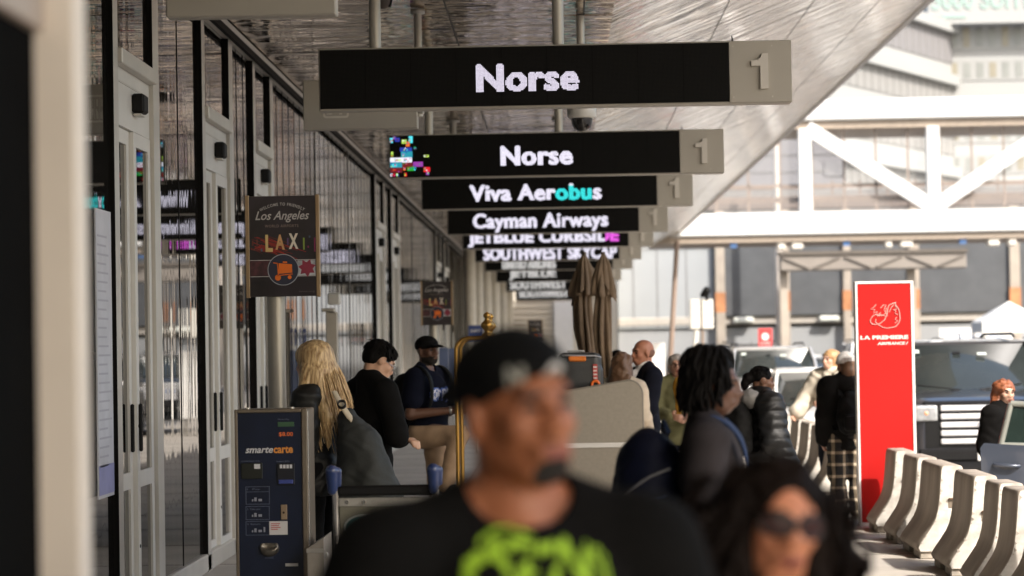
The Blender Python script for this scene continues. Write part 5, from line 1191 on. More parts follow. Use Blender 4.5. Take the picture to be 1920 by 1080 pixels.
for (px, py, dd, l) in ((832,690,36.,'tall blue floor banner left of the brass cart'),(850,690,37.5,'second tall blue floor banner close to the brass cart')):
    c = at(px,py,dd); o = thing('floor_banner', l, 'banner', (c.x,dd,0)); MB().box(-.07,.07,0,.015,1.0,c.z+.30,bev=.004).build('cloth', M('banner_blue',(.09,.12,.22),.6,var=.25,scale=3), o); MB().box(-.16,.16,-.08,.1,0,.04,bev=.01).build('foot', polem, o); MB().tube([(0,.03,.03),(0,.03,c.z+.55)],.012,8).build('pole', polem, o)
# closed parasols
taupe = M('parasol_canvas',(.16,.11,.068),.85,var=.25,scale=5,bump=.004,bscale=30)
def parasol(px, d, ztop_px, label, seed, tilt):
    X = gx(px,d,600); zt = gz(px,ztop_px,d); r = thing('closed_parasol', label, 'parasol', (X,d,0), seed, 'closed brown parasols by the check-in counter')
    rnd = random.Random(seed); secs = []; n_ = 64; ph = [rnd.random()*6 for _ in range(6)]
    prof = [(1.,.015),(.985,.035),(.95,.085),(.90,.135),(.86,.165),(.845,.16),(.84,.10),(.80,.115),(.72,.135),(.64,.125),(.56,.12),(.48,.105),(.42,.115),(.34,.15),(.26,.175),(.20,.19),(.17,.17)]
    for fz, R_ in prof:
        sec = []; R_ *= .80 if fz > .25 else .95
        for i in range(n_):
            a = 2*PI*i/n_; fold = abs(math.sin(4*a+ph[0]+.5*math.sin(fz*5)))**.6; dp = .62 if fz < .98 else .1
            rr = R_*(1-dp+dp*fold)*(1+.25*math.sin(a*2+ph[1]+fz*6)+.15*math.sin(a*3+ph[5]-fz*9))
            sec.append((rr*math.cos(a)+.04*math.sin(fz*8+ph[2])+.02*math.sin(fz*19+ph[1])+tilt*(1-fz), rr*math.sin(a), zt*fz+.012*math.sin(3*a+ph[3]) if .19 < fz < .97 else zt*fz))
        secs.append(sec)
    mb = MB(); mb.loft(secs[::-1], smooth=True); mb.build('canvas', taupe, r)
    vf = []
    for fz, R_ in ((1.002,.02),(.965,.075),(.91,.118),(.865,.138)):
        vf.append([((R_*(.55+.45*abs(math.sin(4*(2*PI*i/n_)+ph[4]))**.7))*(1+.45*math.sin(2*PI*i/n_*1+ph[2]))*math.cos(2*PI*i/n_)+.01, (R_*(.55+.45*abs(math.sin(4*(2*PI*i/n_)+ph[4]))**.7))*math.sin(2*PI*i/n_), zt*fz-(.05*abs(math.sin(4*(2*PI*i/n_)+ph[4]))+.09*math.sin(2*PI*i/n_+ph[3])+.05*math.sin(3*2*PI*i/n_+ph[5]))*(R_>.1)) for i in range(n_)])
    MB().loft(vf[::-1], caps=False).build('vent_flap', taupe, r)
    MB().tube([(tilt,0,.05),(tilt*.5,0,.6),(0,0,zt+.03)],.022,10).build('pole', M('parasol_pole',(.10,.07,.05),.5,var=.1), r)
    MB().lathe([(0,.0),(.26,.0),(.27,.03),(.24,.07),(.05,.10),(.04,.28),(0,.28)],24,mat=Matrix.Translation((tilt,0,0))).build('base', M('base_stone',(.25,.23,.21),.8,var=.1), r)
    V, Q = sdf([seg((tilt*.55+.13*math.cos(a), .13*math.sin(a), zt*.44), (tilt*.55+.13*math.cos(a+.5), .13*math.sin(a+.5), zt*.44),.012) for a in [i*.5 for i in range(13)]],.006); mesh_np('tie_strap', V, Q, taupe, r)
parasol(1098,25.2,478,'left one of two closed brown parasols behind the charcoal case',2,.03)
parasol(1133,24.6,478,'right one of two closed brown parasols behind the charcoal case',5,-.02)

# ================================================================== red pylon sign
d = 23.1; a = at(1611,990,d); b = at(1712,528,d); W_ = b.x-gx(1606,d,700); X0 = gx(1606,d,700); H_ = gz(1660,527,d)
py_ = thing('pylon_sign','tall red airline pylon sign with white edge and winged seahorse line emblem','pylon sign',(X0,d,0))
redp = M('pylon_red',(.44,.0075,.006),.55,var=.06,scale=2,spec=.22); wpe = M('pylon_white',(.75,.73,.70),.45,var=.03)
MB().box(.022,W_-.028,.0,.12,.03,H_-.025).build('panel', redp, py_)
for x_0, x_1 in ((0,.0215),(W_-.0275,W_)): MB().box(x_0,x_1,-.008,.128,.0,H_,bev=.003).build('edge', wpe, py_)
MB().box(.022,W_-.028,-.008,.128,H_-.0245,H_,bev=.003).build('top_edge', wpe, py_); MB().box(.022,W_-.028,-.004,.124,.0,.0295).build('foot', wpe, py_)
white_l = M('pylon_lettering',(.80,.62,.58),.5,var=0); faint = M('pylon_emblem_line',(.80,.33,.29),.5,var=0)
def pp(px, py): p = at(px,py,d-.003); return (p.x-X0, -.003, p.z)
def ptext(s_, px0, px1, py0, py1, **k):
    p, q = pp(px0,py1), pp(px1,py0); T = fit_text(s_, q[0]-p[0], q[2]-p[2], **k); MB().tris2d(T, lambda u, v: (p[0]+u,-.003,p[2]+v)).build('lettering', white_l, py_)
ptext('LA PREMIERE',1613,1703,628,637,bold=.05); ptext('AIRFRANCE /',1645,1703,640.5,647,bold=.045,shear=.15)
em = MB(); emp = lambda pts: [pp(1590+x_*140/796, 510+y_*190/1080) for x_, y_ in pts]
for pts, r_ in (([(300,345),(275,375),(240,400),(285,400),(270,440),(310,425),(315,465),(350,430)],.0042),([(345,385),(380,350),(405,350),(385,400),(400,440),(355,470),(330,440)],.004),([(240,505),(262,470),(300,450),(340,470)],.0042),
    ([(240,505),(235,530),(255,555),(290,560),(340,550),(390,510),(415,450),(425,380),(440,350),(480,335),(510,325),(505,350),(520,370),(540,400),(550,450),(555,500),(540,545),(510,580),(470,592)],.0052),
    ([(300,500),(290,530),(320,560),(370,590),(420,600),(470,590)],.0042),([(440,430),(460,380),(490,345)],.0038),([(480,400),(510,415),(500,440),(530,455)],.0042),([(520,480),(500,505),(530,520),(500,545)],.0042),([(310,470),(350,455),(400,470)],.0038),([(500,360),(520,395),(495,400)],.0038),([(410,380),(400,430),(420,470)],.0035)):
    em.tube(emp(pts), r_, 6)
em.build('emblem', faint, py_)

# ================================================================== concrete barriers
bconc = M('barrier_side_shaded',(.37,.315,.26),.75,var=.20,scale=6,stretch=(1,1,.25),detail=8.,bump=.0015,bscale=60); bend = M('barrier_end_sunlit',(.55,.50,.44),.75,var=.30,scale=9,vcol=(.72,.69,.63),bump=.002,bscale=40,detail=8.); bdirt = M('barrier_dirty_foot',(.36,.32,.27),.85,var=.25,scale=14)  # one white concrete: sides browned for shade, ends lightened for sun, plus real stains
def barrier(y0, L, label, group, x=3.09, rz=0.):
    r = thing('jersey_barrier', label, 'concrete barrier', (x,y0,0), rz, group)
    def prof(e): return (lambda h: [(-a+e, z_) for a, z_ in h]+[(a-e, z_) for a, z_ in h[::-1]])([(.27,.06),(.285,.09),(.268,.125),(.215,.20),(.168,.27),(.142,.325),(.125,.39),(.112,.48),(.098,.64),(.092,.70),(.082,.728),(.070,.735)])
    mb = MB(); n_ = 24; e = .012
    secs = [[(a, 0, b_) for a, b_ in prof(e)], [(a, e, b_) for a, b_ in prof(0)], [(a, L-e, b_) for a, b_ in prof(0)], [(a, L, b_) for a, b_ in prof(e)]]
    sub = []
    for i in range(3):
        n_s = 8 if i == 1 else 1
        for q in range(n_s): sub.append([tuple(Vector(secs[i][j]).lerp(Vector(secs[i+1][j]), q/n_s)) for j in range(n_)])
    sub.append(secs[3]); mb.loft(sub[::-1], caps=False, smooth=True)
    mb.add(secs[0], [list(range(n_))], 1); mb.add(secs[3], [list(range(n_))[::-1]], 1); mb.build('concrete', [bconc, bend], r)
    MB().box(-.262,.262,.02,L*.36,.0,.062,bev=.008).build('foot', bdirt, r); MB().box(-.262,.262,L*.64,L-.02,.0,.062,bev=.008).build('foot', bdirt, r)
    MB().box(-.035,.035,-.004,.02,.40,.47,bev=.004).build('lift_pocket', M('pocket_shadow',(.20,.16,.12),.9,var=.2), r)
    MB().tube([(-.03,-.004,.47),(-.03,-.02,.475),(.03,-.02,.475),(.03,-.004,.47)],.006,6).build('loop', M('rusty_bar',(.16,.08,.04),.8,.3,var=.3), r)
    rn = random.Random(int(y0*97)); ch = MB()
    for q in range(26):
        zz = .12+rn.random()*.58; hw_ = .285-(zz-.10)*.67 if zz < .33 else .13-(zz-.33)*.12; s_ = .003+rn.random()**2*.012
        sx = rn.choice((-1,-1,1)); ch.add([(sx*(hw_-.012),-.0015,zz-s_),(sx*(hw_-.012-s_*1.6),-.0015,zz),(sx*(hw_-.012),-.0015,zz+s_*1.3)], [(0,1,2) if sx > 0 else (2,1,0)])
    ch.build('specks', bdirt, r); return r
NB = [(22.20,.62),(20.92,.72),(19.50,1.05),(18.02,.92),(17.04,.50),(16.24,.52),(15.0,.95),(13.6,1.1),(12.1,1.1)]
nm_ = ['farthest white concrete barrier of the near row, right beside the red pylon','second white concrete barrier counted from the red pylon','third white concrete barrier counted from the red pylon, a wide one','fourth white concrete barrier counted from the red pylon','fifth white concrete barrier counted from the red pylon, a narrow one','sixth white concrete barrier counted from the red pylon','seventh white concrete barrier, cut by the right edge of the picture','white concrete barrier beyond the right edge, second nearest the camera','white concrete barrier beyond the right edge, nearest the camera']
for i, ((y0, L), l) in enumerate(zip(NB, nm_)): barrier(y0, L, l, 'near row of concrete barriers on the kerb', 3.09+.01*math.sin(i*2.1), .015*math.sin(i*1.7))
FB = [(33.0,.75),(31.2,.85),(29.9,.9),(28.6,.95),(27.2,.8)]
nf_ = ['white concrete barrier of the far row, farthest, beside the girl in the puffer','white concrete barrier of the far row, second from its far end','white concrete barrier in the middle of the far row','white concrete barrier of the far row, second from its near end','white concrete barrier of the far row, nearest the plaid trousers']
for i, ((y0, L), l) in enumerate(zip(FB, nf_)): barrier(y0, L, l, 'far row of concrete barriers on the kerb', 3.09, .01*math.sin(i))
for i, (y0, L) in enumerate(((36.5,.9),(39,.9),(41.5,.9),(44,.9))): barrier(y0, L, 'distant concrete barrier, %s beyond the far row behind the puffer jacket' % ('first','second','third','fourth')[i], 'distant concrete barriers', 3.09-.05*i)
# ================================================================== vehicles
tyre = M('tyre_rubber',(.018,.018,.018),.8,var=.15); rimm = M('alloy_rim',(.5,.5,.5),.3,.85,var=.05); carglass = M('windscreen_glass',(.03,.036,.036),.08,var=.15,scale=2,ior=1.6)
chrome = M('chrome',(.75,.75,.76),.12,1.,var=.03); plast = M('black_plastic',(.007,.007,.0075),.5,var=.1,spec=.2); barm = M('silver_bar_paint',(.62,.62,.63),.3,.2,var=.05); lampg = M('headlamp_glass',(.45,.46,.47),.08,.4,var=.2,scale=20)
def sup(hw, zb, zt, n=4.5, k=28, shrink=1.):
    zc, hh = (zb+zt)/2, (zt-zb)/2; p = []
    for i in range(k):
        a = 2*PI*i/k; c, s_ = math.cos(a), math.sin(a)
        p.append((hw*math.copysign(abs(c)**(2/n), c), zc+hh*math.copysign(abs(s_)**(2/n), s_)))
    return p
def car(label, X, Y, paint, L=4.7, W_=1.82, Ht=1.45, kind='sedan', rz=0., grille='bar', plate=True, door_gap=False):
    """front looks to -y; Y = front bumper"""
    r = thing('parked_car', label, 'car', (X,Y,-.14), rz); hw = W_/2; suv = kind == 'suv'
    bh = Ht*(.62 if suv else .60)                            # shoulder height
    hood = bh+.02 if suv else bh-.06; hl = L*(.25 if suv else .24)
    g = .22 if suv else .16
    st = [(0,g+.14,hood-.22,hw*.80),(.05,g+.06,hood-.12,hw*.90),(.18,g+.02,hood-.05,hw*.965),(.5,g,hood,hw),(hl,g,hood+.06,hw),(hl+.4,g,bh+.05,hw),(L*.6,g,bh+.05,hw),(L*.86,g,bh+.05,hw*.985),(L-.12,g+.04,bh+.0,hw*.95),(L,g+.16,bh-.12,hw*.86)]
    secs = [[(a, y, z) for a, z in sup(w_, zb, zt, 6)] for y, zb, zt, w_ in st]
    MB().loft(secs[::-1], smooth=True).build('body', paint, r)
    ws = hl+.02; wt = hl+(.62 if suv else .95); rb = L*(.90 if suv else .70); re = L*(.97 if suv else .90)
    gs = [(ws,.90,bh+.02,bh+.06),(ws+.1,.885,bh+.02,bh+(Ht-bh)*.20),(wt-.06,.80,bh+.02,Ht-.045),(wt+.5,.79,bh+.02,Ht-.01),((wt+rb)/2,.79,bh+.02,Ht-.005),(rb,.78,bh+.02,Ht-.05),(re,.84,bh+.02,bh+.08)]
    secs = []
    for y, f_, zb, zt in gs:
        sec = []; m_ = 9
        for i in range(m_+1): u = i/m_; sec.append((hw*(.95+(f_-.95)*u**1.3), y, zb+(zt-zb)*u))
        for i in range(m_+1): u = 1-i/m_; sec.append((-hw*(.95+(f_-.95)*u**1.3), y, zb+(zt-zb)*u))
        secs.append(sec)
    MB().loft(secs[::-1], smooth=True).build('windows', carglass, r)
    rf = [[(a, y, z) for a, z in sup(hw*f_, zt-.012, zt+.035, 5, 20)] for y, f_, zb, zt in gs[2:6]]
    MB().loft(rf[::-1], smooth=True).build('roof', paint, r)
    for sx in (-1,1):
        for (ya, fa, za, yb, fb, zb_) in ((ws,.91,bh+.05,wt-.06,.805,Ht-.02),(L*.5,.945,bh+.05,L*.5,.80,Ht-.02),(re,.86,bh+.08,rb,.79,Ht-.03)):
            MB().tube([(sx*hw*fa,ya,za),(sx*hw*(fa*.5+fb*.5+.02),(ya+yb)/2,(za+zb_)/2+.02),(sx*hw*fb,yb,zb_)],.035 if suv else .03,8).build('pillar', paint, r)
        V, Q = sdf([ell((sx*(hw+.11),hl+.35,bh+.13),(.10,.06,.075)), seg((sx*(hw-.02),hl+.4,bh+.06),(sx*(hw+.06),hl+.37,bh+.10),.02)], .012); mesh_np('mirror', V, Q, paint, r)
        for yy in (hl*.70, L*.80):
            wh = MB(); R_ = .37 if suv else .33
            wh.lathe([(R_*.62,-.10),(R_*.95,-.11),(R_,-.08),(R_,.08),(R_*.95,.11),(R_*.62,.10)],28)
            wo = wh.build('wheel', tyre, r, loc=(sx*(hw-.11),yy,R_), rot=(0,PI/2,0))
            rm = MB().lathe([(0,sx*.085),(R_*.2,sx*.095),(R_*.6,sx*.07),(R_*.64,sx*.10),(R_*.64,-sx*.1)],20); rm.build('rim', rimm, wo)
        V, Q = sdf([rbox((sx*hw*(.76 if suv else .74),.07 if suv else .10,hood-.20),(hw*.14 if suv else hw*.17,.10,.10 if suv else .06),.03)], .010, noise=None); ho = mesh_np('headlight', V, Q, lampg, r)
        MB().lathe([(0,0),(.05,0),(.055,.02),(0,.03)],14).build('lamp', M('lamp_orange',(.7,.35,.2),.3,var=.1) if suv else chrome, ho, loc=(sx*hw*.76,-.005,hood-.20), rot=(PI/2,0,0))
        MB().tube([(sx*(hw+.01),L*.46,bh-.10),(sx*(hw+.03),L*.46+.03,bh-.10),(sx*(hw+.03),L*.46+.15,bh-.10),(sx*(hw+.01),L*.46+.18,bh-.10)],.012,8).build('door_handle', chrome, r)
        MB().tube([(sx*.1,ws+.02,bh+.07),(sx*(.1+hw*.55),ws+.09,bh+.14)],.012,6).build('wiper', plast, r)
        MB().box(sx*hw*.70-.13,sx*hw*.70+.13,.0,.06,g+.10,g+.17,bev=.02).build('fog_lamp', lampg, r)
    MB().box(-hw*.86,hw*.86,-.035,.10,g+.14,g+.30,bev=.03).build('bumper', plast if suv else paint, r)
    gz0, gz1 = (g+.34, hood-.09) if suv else (hood-.33, hood-.17)
    gr = MB().box(-hw*(.60 if suv else .55),hw*(.60 if suv else .55),-.008,.10,gz0,gz1,bev=.02).build('grille', plast, r)
    if suv: MB().box(-hw*.80,hw*.80,-.004,.10,gz0-.06,gz1+.035,bev=.03).build('front_fascia', plast, r)
    nb_ = 5 if suv else 2
    for q in range(nb_):
        z_ = gz0+(gz1-gz0)*(q+.5)/nb_; hh = (gz1-gz0)/nb_*.34
        MB().box(-hw*.59,hw*.59,-.04,-.009,z_-hh,z_+hh,bev=.012).build('grille_bar', barm, gr)
    bd = MB(); n_ = 28; zc = (gz0+gz1)/2
    for rx_, rz_, y_, m_ in ((.15 if suv else .07,.062 if suv else .05,-.052,0),(.135 if suv else .055,.05 if suv else .038,-.056,1)): bd.prism([(rx_*math.cos(2*PI*i/n_), zc+rz_*math.sin(2*PI*i/n_)) for i in range(n_)], y_, -.030, 'y', m_)
    bd.build('badge', [chrome, M('badge_pale_blue' if suv else 'badge_grey',(.30,.36,.52) if suv else (.5,.5,.5),.3,.3,var=.1)], gr)
    if plate:
        pl = MB().box(-.16,.16,-.05,-.036,g+.15,g+.31,bev=.004).build('licence_plate', M('plate_white',(.66,.65,.63),.5,var=.04), r)
        T = fit_text('8KTR241',.22,.055,bold=.02); MB().tris2d(T, lambda u, v: (-.11+u,-.0515,g+.20+v)).build('plate_print', M('plate_blue',(.05,.06,.2),.5,var=0), pl)
    if suv:
        for fx_, fz_, ww, hh_, m_ in ((-.1,.84,.05,.02,plast),(.22,.80,.06,.022,M('sticker_pale',(.5,.56,.52),.5,var=.05)),(-.62,.90,.05,.03,M('sticker_pale',(.5,.56,.52),.5,var=.05))):
            yy = ws+.1+fz_*(wt-.16-ws)-.012; zz = bh+.06+(Ht-bh)*.20*(1-fz_)+(Ht-.045-bh-.06)*fz_*.93
            MB().box(-ww,ww,-.004,.004,-hh_,hh_,bev=.002).build('windscreen_sticker', m_, r, loc=(hw*fx_,yy-.02,zz), rot=(-.75,0,0))
        for sx in (-1,1): MB().tube([(sx*hw*.70,wt+.2,Ht+.05),(sx*hw*.71,wt+.4,Ht+.085),(sx*hw*.71,rb-.3,Ht+.085),(sx*hw*.70,rb-.1,Ht+.05)],.018,8).build('roof_rail', plast, r)
        MB().tube([(.0,wt+.15,Ht+.02),(.0,wt+.22,Ht+.10)],.008,6).build('antenna', plast, r)
    return r
def paintm(n, c, rough=.28, met=.0): return M(n, c, rough, met, var=.04, scale=2, coat=.8)
p_white = paintm('white_car_paint',(.74,.73,.71)); p_dark = paintm('slate_car_paint',(.035,.036,.046),.3,.3); p_silver = paintm('silver_car_paint',(.52,.52,.52),.3,.5); p_blue = paintm('greyblue_car_paint',(.075,.09,.125),.3,.35); p_black = paintm('black_car_paint',(.02,.02,.022)); p_red = paintm('red_car_paint',(.3,.03,.025)); p_taxi = paintm('cream_van_paint',(.66,.64,.58))
car('large slate grey off-road car with wide chrome bar grille behind the red pylon', gx(1852,30.3), 30.3, p_dark, 5.3, 2.04, 1.84, 'suv')
car('low white sedan parked behind the person in plaid trousers', gx(1572,37.), 37., p_white, 4.8, 1.86, 1.42, 'sedan')
car('silver white off-road car with roof rails parked behind the white sedan', gx(1462,49.), 49., p_silver, 4.8, 1.92, 1.74, 'suv')
# grey blue sedan with its door open, mostly cut by the right edge
gc = car('grey blue car at the right edge with its door standing open', 5.42, 18.2, p_blue, 4.7, 1.84, 1.45, 'sedan', door_gap=True)
hx, hy = -.905, 1.75
dr = bpy.data.objects.new('open_door', None); COL.objects.link(dr); dr.parent = gc; dr.location = (hx, hy, 0); dr.rotation_euler = (0,0,math.radians(73))
# door leaf runs along its local +y from the hinge; its outer face looks to local -x
Ld = 1.08
pts = [(0,.30),(Ld,.26),(Ld+.02,.60),(Ld+.03,.98),(Ld,1.02),(0,.95)]
MB().prism(pts, -.10, 0, 'x').build('door_skin', p_blue, dr)
wp = [(.12,.98),(.42,1.31),(Ld-.22,1.34),(Ld-.13,1.0)]
fr = MB()
for i in range(4): 
    a, b = wp[i], wp[(i+1)%4]; fr.tube([(-.05,a[0],a[1]),(-.05,b[0],b[1])],.026,8)
fr.build('window_frame', M('window_trim',(.30,.31,.28),.35,.3,var=.1), dr)
gtg = M('green_tint_glass',(.035,.06,.052),.04,var=.2,scale=3); gtg.node_tree.nodes['Principled BSDF'].inputs['Alpha'].default_value = .45
MB().prism(wp, -.055, -.045, 'x').build('door_window', gtg, dr)
MB().tube([(-.10,Ld-.28,.83),(-.135,Ld-.26,.835),(-.135,Ld-.10,.84),(-.10,Ld-.08,.845)],.016,8).build('door_handle', p_blue, dr)
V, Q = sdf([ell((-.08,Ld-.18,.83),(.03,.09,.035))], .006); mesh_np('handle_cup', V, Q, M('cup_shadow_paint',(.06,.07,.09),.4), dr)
MB().box(-.112,-.100,.05,Ld-.02,.48,.54,bev=.004).build('rub_strip', plast, dr)
# more traffic in the distance
FAR = [(1560,58,p_dark,'sedan','distant dark sedan in traffic beyond the white sedan'),(1745,60,p_taxi,'suv','distant cream off-road car in traffic right of the red pylon'),(1660,72,p_white,'suv','distant white off-road car hidden behind the red pylon'),(1840,66,p_white,'sedan','distant white sedan in traffic above the slate grey car'),(1930,58,p_silver,'suv','distant silver off-road car at the right edge of the traffic'),(1500,70,p_white,'sedan','distant white sedan in traffic beyond the silver car'),(1770,82,p_silver,'sedan','distant silver sedan, farthest in the traffic'),(1420,66,p_black,'suv','distant black off-road car beyond the silver car'),(1890,88,p_taxi,'suv','distant cream van in traffic below the white tent')]
for px, dd, p_, kd, l in FAR: car(l, gx(px,dd), dd, p_, 4.7, 1.84, 1.78 if kd == 'suv' else 1.45, kd, plate=False)

# ================================================================== pedestrian bridge
wpaint = M('bridge_white_paint',(.66,.66,.65),.5,var=.03,scale=.5)
d = 106.; br = thing('footbridge','white steel truss footbridge crossing the road in the background','bridge',(0,d,0))
B = lambda px, py: (gx(px,d,py), gz(px,py,d))
xl, xr = gx(1180,d), gx(2120,d); zb0, zb1 = gz(1500,440,d), gz(1500,398,d); zt0, zt1 = gz(1700,222,d), gz(1700,184,d)
bot = MB().box(xl,xr,0,.9,zb0,zb1,bev=.05).build('bottom_chord', wpaint, br); MB().box(xl,xr,0,.9,zt0,zt1,bev=.05).build('top_chord', wpaint, br)
MB().box(xl,xr,5.1,6,zb0,zb1,bev=.05).build('bottom_chord', wpaint, br); MB().box(xl,xr,5.1,6,zt0,zt1,bev=.05).build('top_chord', wpaint, br)
beigem = M('bridge_beige',(.33,.27,.215),.6,var=.1)
MB().box(xl,xr,.25,5.8,zt0-.35,zt0-.004).build('inner_beam', beigem, br); MB().box(xl,xr,.2,5.8,zb0-.28,zb0-.004).build('deck', beigem, br)
nodes = [1517,1758,1999,2240]; tw = .27
for px in nodes + [1276]:
    X = gx(px,d); MB().box(X-tw,X+tw,.05,.55,zb1+.004,zt0-.36,bev=.03).build('post', wpaint, br)
def diag(pa, pb):
    xa, xb = gx(pa,d), gx(pb,d); za, zb_ = (zt0-.3, zb1+.2); dv = Vector((xb-xa,0,zb_-za)); nv = Vector((-dv.z,0,dv.x)).normalized()*.30
    P = [(xa+nv.x,za+nv.z),(xa-nv.x,za-nv.z),(xb-nv.x,zb_-nv.z),(xb+nv.x,zb_+nv.z)]
    if (P[1][0]-P[0][0])*(P[2][1]-P[1][1])-(P[1][1]-P[0][1])*(P[2][0]-P[1][0]) < 0: P = P[::-1]
    MB().prism(P, .12, .50, 'y').build('diagonal', wpaint, br)
diag(1522,1752); diag(1994,1764); diag(2004,2234)
gl_ = bpy.data.materials.new('bridge_glass'); gl_.use_nodes = True; t = gl_.node_tree; b = t.nodes['Principled BSDF']; b.inputs['Base Color'].default_value = (.85,.86,.85,1); b.inputs['Roughness'].default_value = .02; b.inputs['Alpha'].default_value = .04; b.inputs['IOR'].default_value = 1.2
MB().box(xl,xr,.62,.66,zb1+.004,zt0-.36).build('glass_wall', gl_, br)
mu = MB(); brm = M('bridge_mullion',(.20,.15,.12),.6,var=.1)
for q in range(18):
    X = gx(1290+q*60.5,d); MB().box(X-.045,X+.045,.67,.74,zb1+.004,zt0-.36).build('mullion', brm, br)
MB().box(xl,xr,.67,.73,zb1+1.15,zb1+1.25).build('handrail', brm, br); MB().box(xl,xr,.70,.76,zb1+.45,zb1+.70).build('kick_rail', M('kick_brown',(.16,.125,.105),.7,var=.1), br)
for px, w_ in ((1470,.35),(1500,.5),(1672,.3),(1706,.55),(1870,.5),(1905,.35)):
    X = gx(px,d); o = MB().box(X-w_/2,X+w_/2,.3,1.0,zb0-.62,zb0-.285,bev=.06); o.build('lamp_box', M('lamp_cream',(.68,.64,.57),.5,var=.06), br)
for px in (1380,1593,1812): MB().box(gx(px,d)-.14,gx(px,d)+.14,.3,.6,zb0-.50,zb0-.285).build('blue_bracket', M('bracket_blue',(.06,.14,.32),.5), br)
for px in (1105,2240):
    X = gx(px,d); MB().box(X-.35,X+.35,2.5,3.4,-.14,zb0-.29,bev=.03).build('pier', M('pier_concrete',(.52,.49,.45),.8,var=.08), br)

# ================================================================== parking structure across the end of the road
d = 122.; gar = thing('parking_garage','pale concrete parking garage with dark screened bays and orange banded columns','garage',(0,d,0))
gw = M('garage_concrete',(.30,.31,.32),.8,var=.06,scale=.4); gdk = M('garage_screen',(.085,.09,.097),.8,var=.12,scale=1.2); gcol = M('garage_column',(.36,.315,.265),.8,var=.1,scale=1.5); gor = M('column_orange',(.45,.20,.09),.7,var=.2,scale=3)  # dark screen greyed in its colour to carry the veil of distant air
X1, X2 = gx(1160,d), gx(2200,d); z = lambda py, px=1550: gz(px,py,d)
MB().box(X1,X2,1.2,16,-.1,z(352)).build('core', M('garage_core',(.20,.195,.19),.85,var=.1,scale=.3), gar)
MB().box(X1,X2,.5,1.19,-.1,z(612)).build('base_wall', gw, gar)
MB().box(X1,X2,.3,1.19,z(606),z(590),bev=.05).build('ledge', M('ledge_cream',(.42,.39,.35),.7,var=.08), gar)
mbs_ = MB().box(gx(1340,d),X2,.115,1.195,z(589),z(456)); mbs_.build('dark_screen', gdk, gar)
lw2 = MB().box(X1,gx(1343,d),.35,1.19,z(611),z(402),bev=.03); lo = lw2.build('pale_wall', M('pale_panel',(.33,.35,.365),.7,var=.05,scale=.3), gar)
for px in (1190,1235,1290): MB().box(gx(px,d)-.03,gx(px,d)+.03,.33,.349,z(611),z(402)).build('panel_joint', M('joint_grey',(.22,.22,.22),.8), lo)
MB().box(X1,X2,.1,1.19,z(455),z(441),bev=.05).build('floor_beam', M('beam_brown',(.36,.30,.24),.8,var=.1), gar); MB().box(X1,X2,.15,1.19,z(391),z(366),bev=.05).build('parapet', M('parapet_brown',(.15,.12,.105),.8,var=.12), gar)
MB().box(gx(1345,d),X2,.2,1.19,z(440),z(392)).build('upper_screen', M('upper_bay',(.20,.19,.185),.8,var=.1), gar)
for px, w_ in ((1352,.24),(1475,.20),(1590,.2),(1716,.26),(1905,.26),(2040,.26)):
    X = gx(px,d); co_ = MB().box(X-w_,X+w_,-.10,.098,-.1,z(392),bev=.04).build('column', gcol, gar); MB().box(X-w_-.012,X+w_+.012,-.115,.11,z(582),z(545)).build('orange_band', gor, co_)
for q in range(15):
    X = gx(1360+q*52,d); MB().box(X-.04,X+.04,.35,.43,z(365),z(338)).build('rail_post', brm, gar)
MB().box(X1,X2,.35,.43,z(352),z(348)).build('top_rail', brm, gar)
for px in (1395,1555): MB().box(gx(px,d)-.5,gx(px,d)+.5,-.2,.28,z(603),z(592),bev=.08).build('wall_lamp', M('lamp_pale',(.68,.70,.64),.5), gar)
# banner truss hung in front of the garage
d = 103.; a = at(1463,513,d); b = at(1812,473,d); bt = thing('gantry_box','beige boxed sign gantry hanging before the dark garage screen','gantry',(a.x,d,0))
MB().box(0,b.x-a.x,0,.7,a.z+.1,b.z,bev=.05).build('cladding', M('gantry_beige',(.22,.195,.17),.7,var=.08,scale=.7), bt)
lt_ = M('gantry_lath',(.16,.14,.12),.7)
for q in range(6):
    w_ = (b.x-a.x)/6; za, zb_ = (a.z+.2, b.z-.1) if q % 2 else (b.z-.1, a.z+.2); MB().tube([(w_*q+.1,-.05,za),(w_*(q+1)-.1,-.05,zb_)],.05,6).build('lath', lt_, bt)
MB().box(-.05,b.x-a.x+.05,-.1,.75,b.z+.003,b.z+.16).build('cap_strip', M('gantry_dark',(.10,.085,.07),.7), bt)
for px in (1475,1716): MB().box(gx(px,d)-a.x-.16,gx(px,d)-a.x+.16,.71,1.0,-.14,b.z-.1).build('leg', gcol, bt)

# ================================================================== far end of the terminal kerb
d = 118.; fe = thing('terminal_end_wing','sunlit cream end wing of the terminal under the far signs','building',(0,d,0))
crm = M('endwall_cream',(.66,.61,.52),.7,var=.06,scale=.5)
MB().box(gx(880,d),gx(1158,d),0,10,-.1,gz(1000,430,d)).build('wall', crm, fe)
for q in range(7): MB().box(gx(885,d),gx(1080,d),-.05,-.003,gz(1000,632-q*11,d)-.02,gz(1000,632-q*11,d)+.02).build('groove', M('groove_tan',(.42,.36,.28),.8), fe)
MB().box(gx(1040,d),gx(1075,d),-.25,-.055,0,gz(1060,565,d)).build('white_panel', M('panel_bright',(.80,.79,.77),.6,var=.02), fe)
MB().box(gx(1085,d),gx(1130,d),-.2,-.055,gz(1100,640,d),gz(1100,568,d)).build('window', M('window_grey',(.40,.42,.43),.3,var=.1), fe)
mc = M('column_cream',(.62,.57,.49),.7,var=.06)
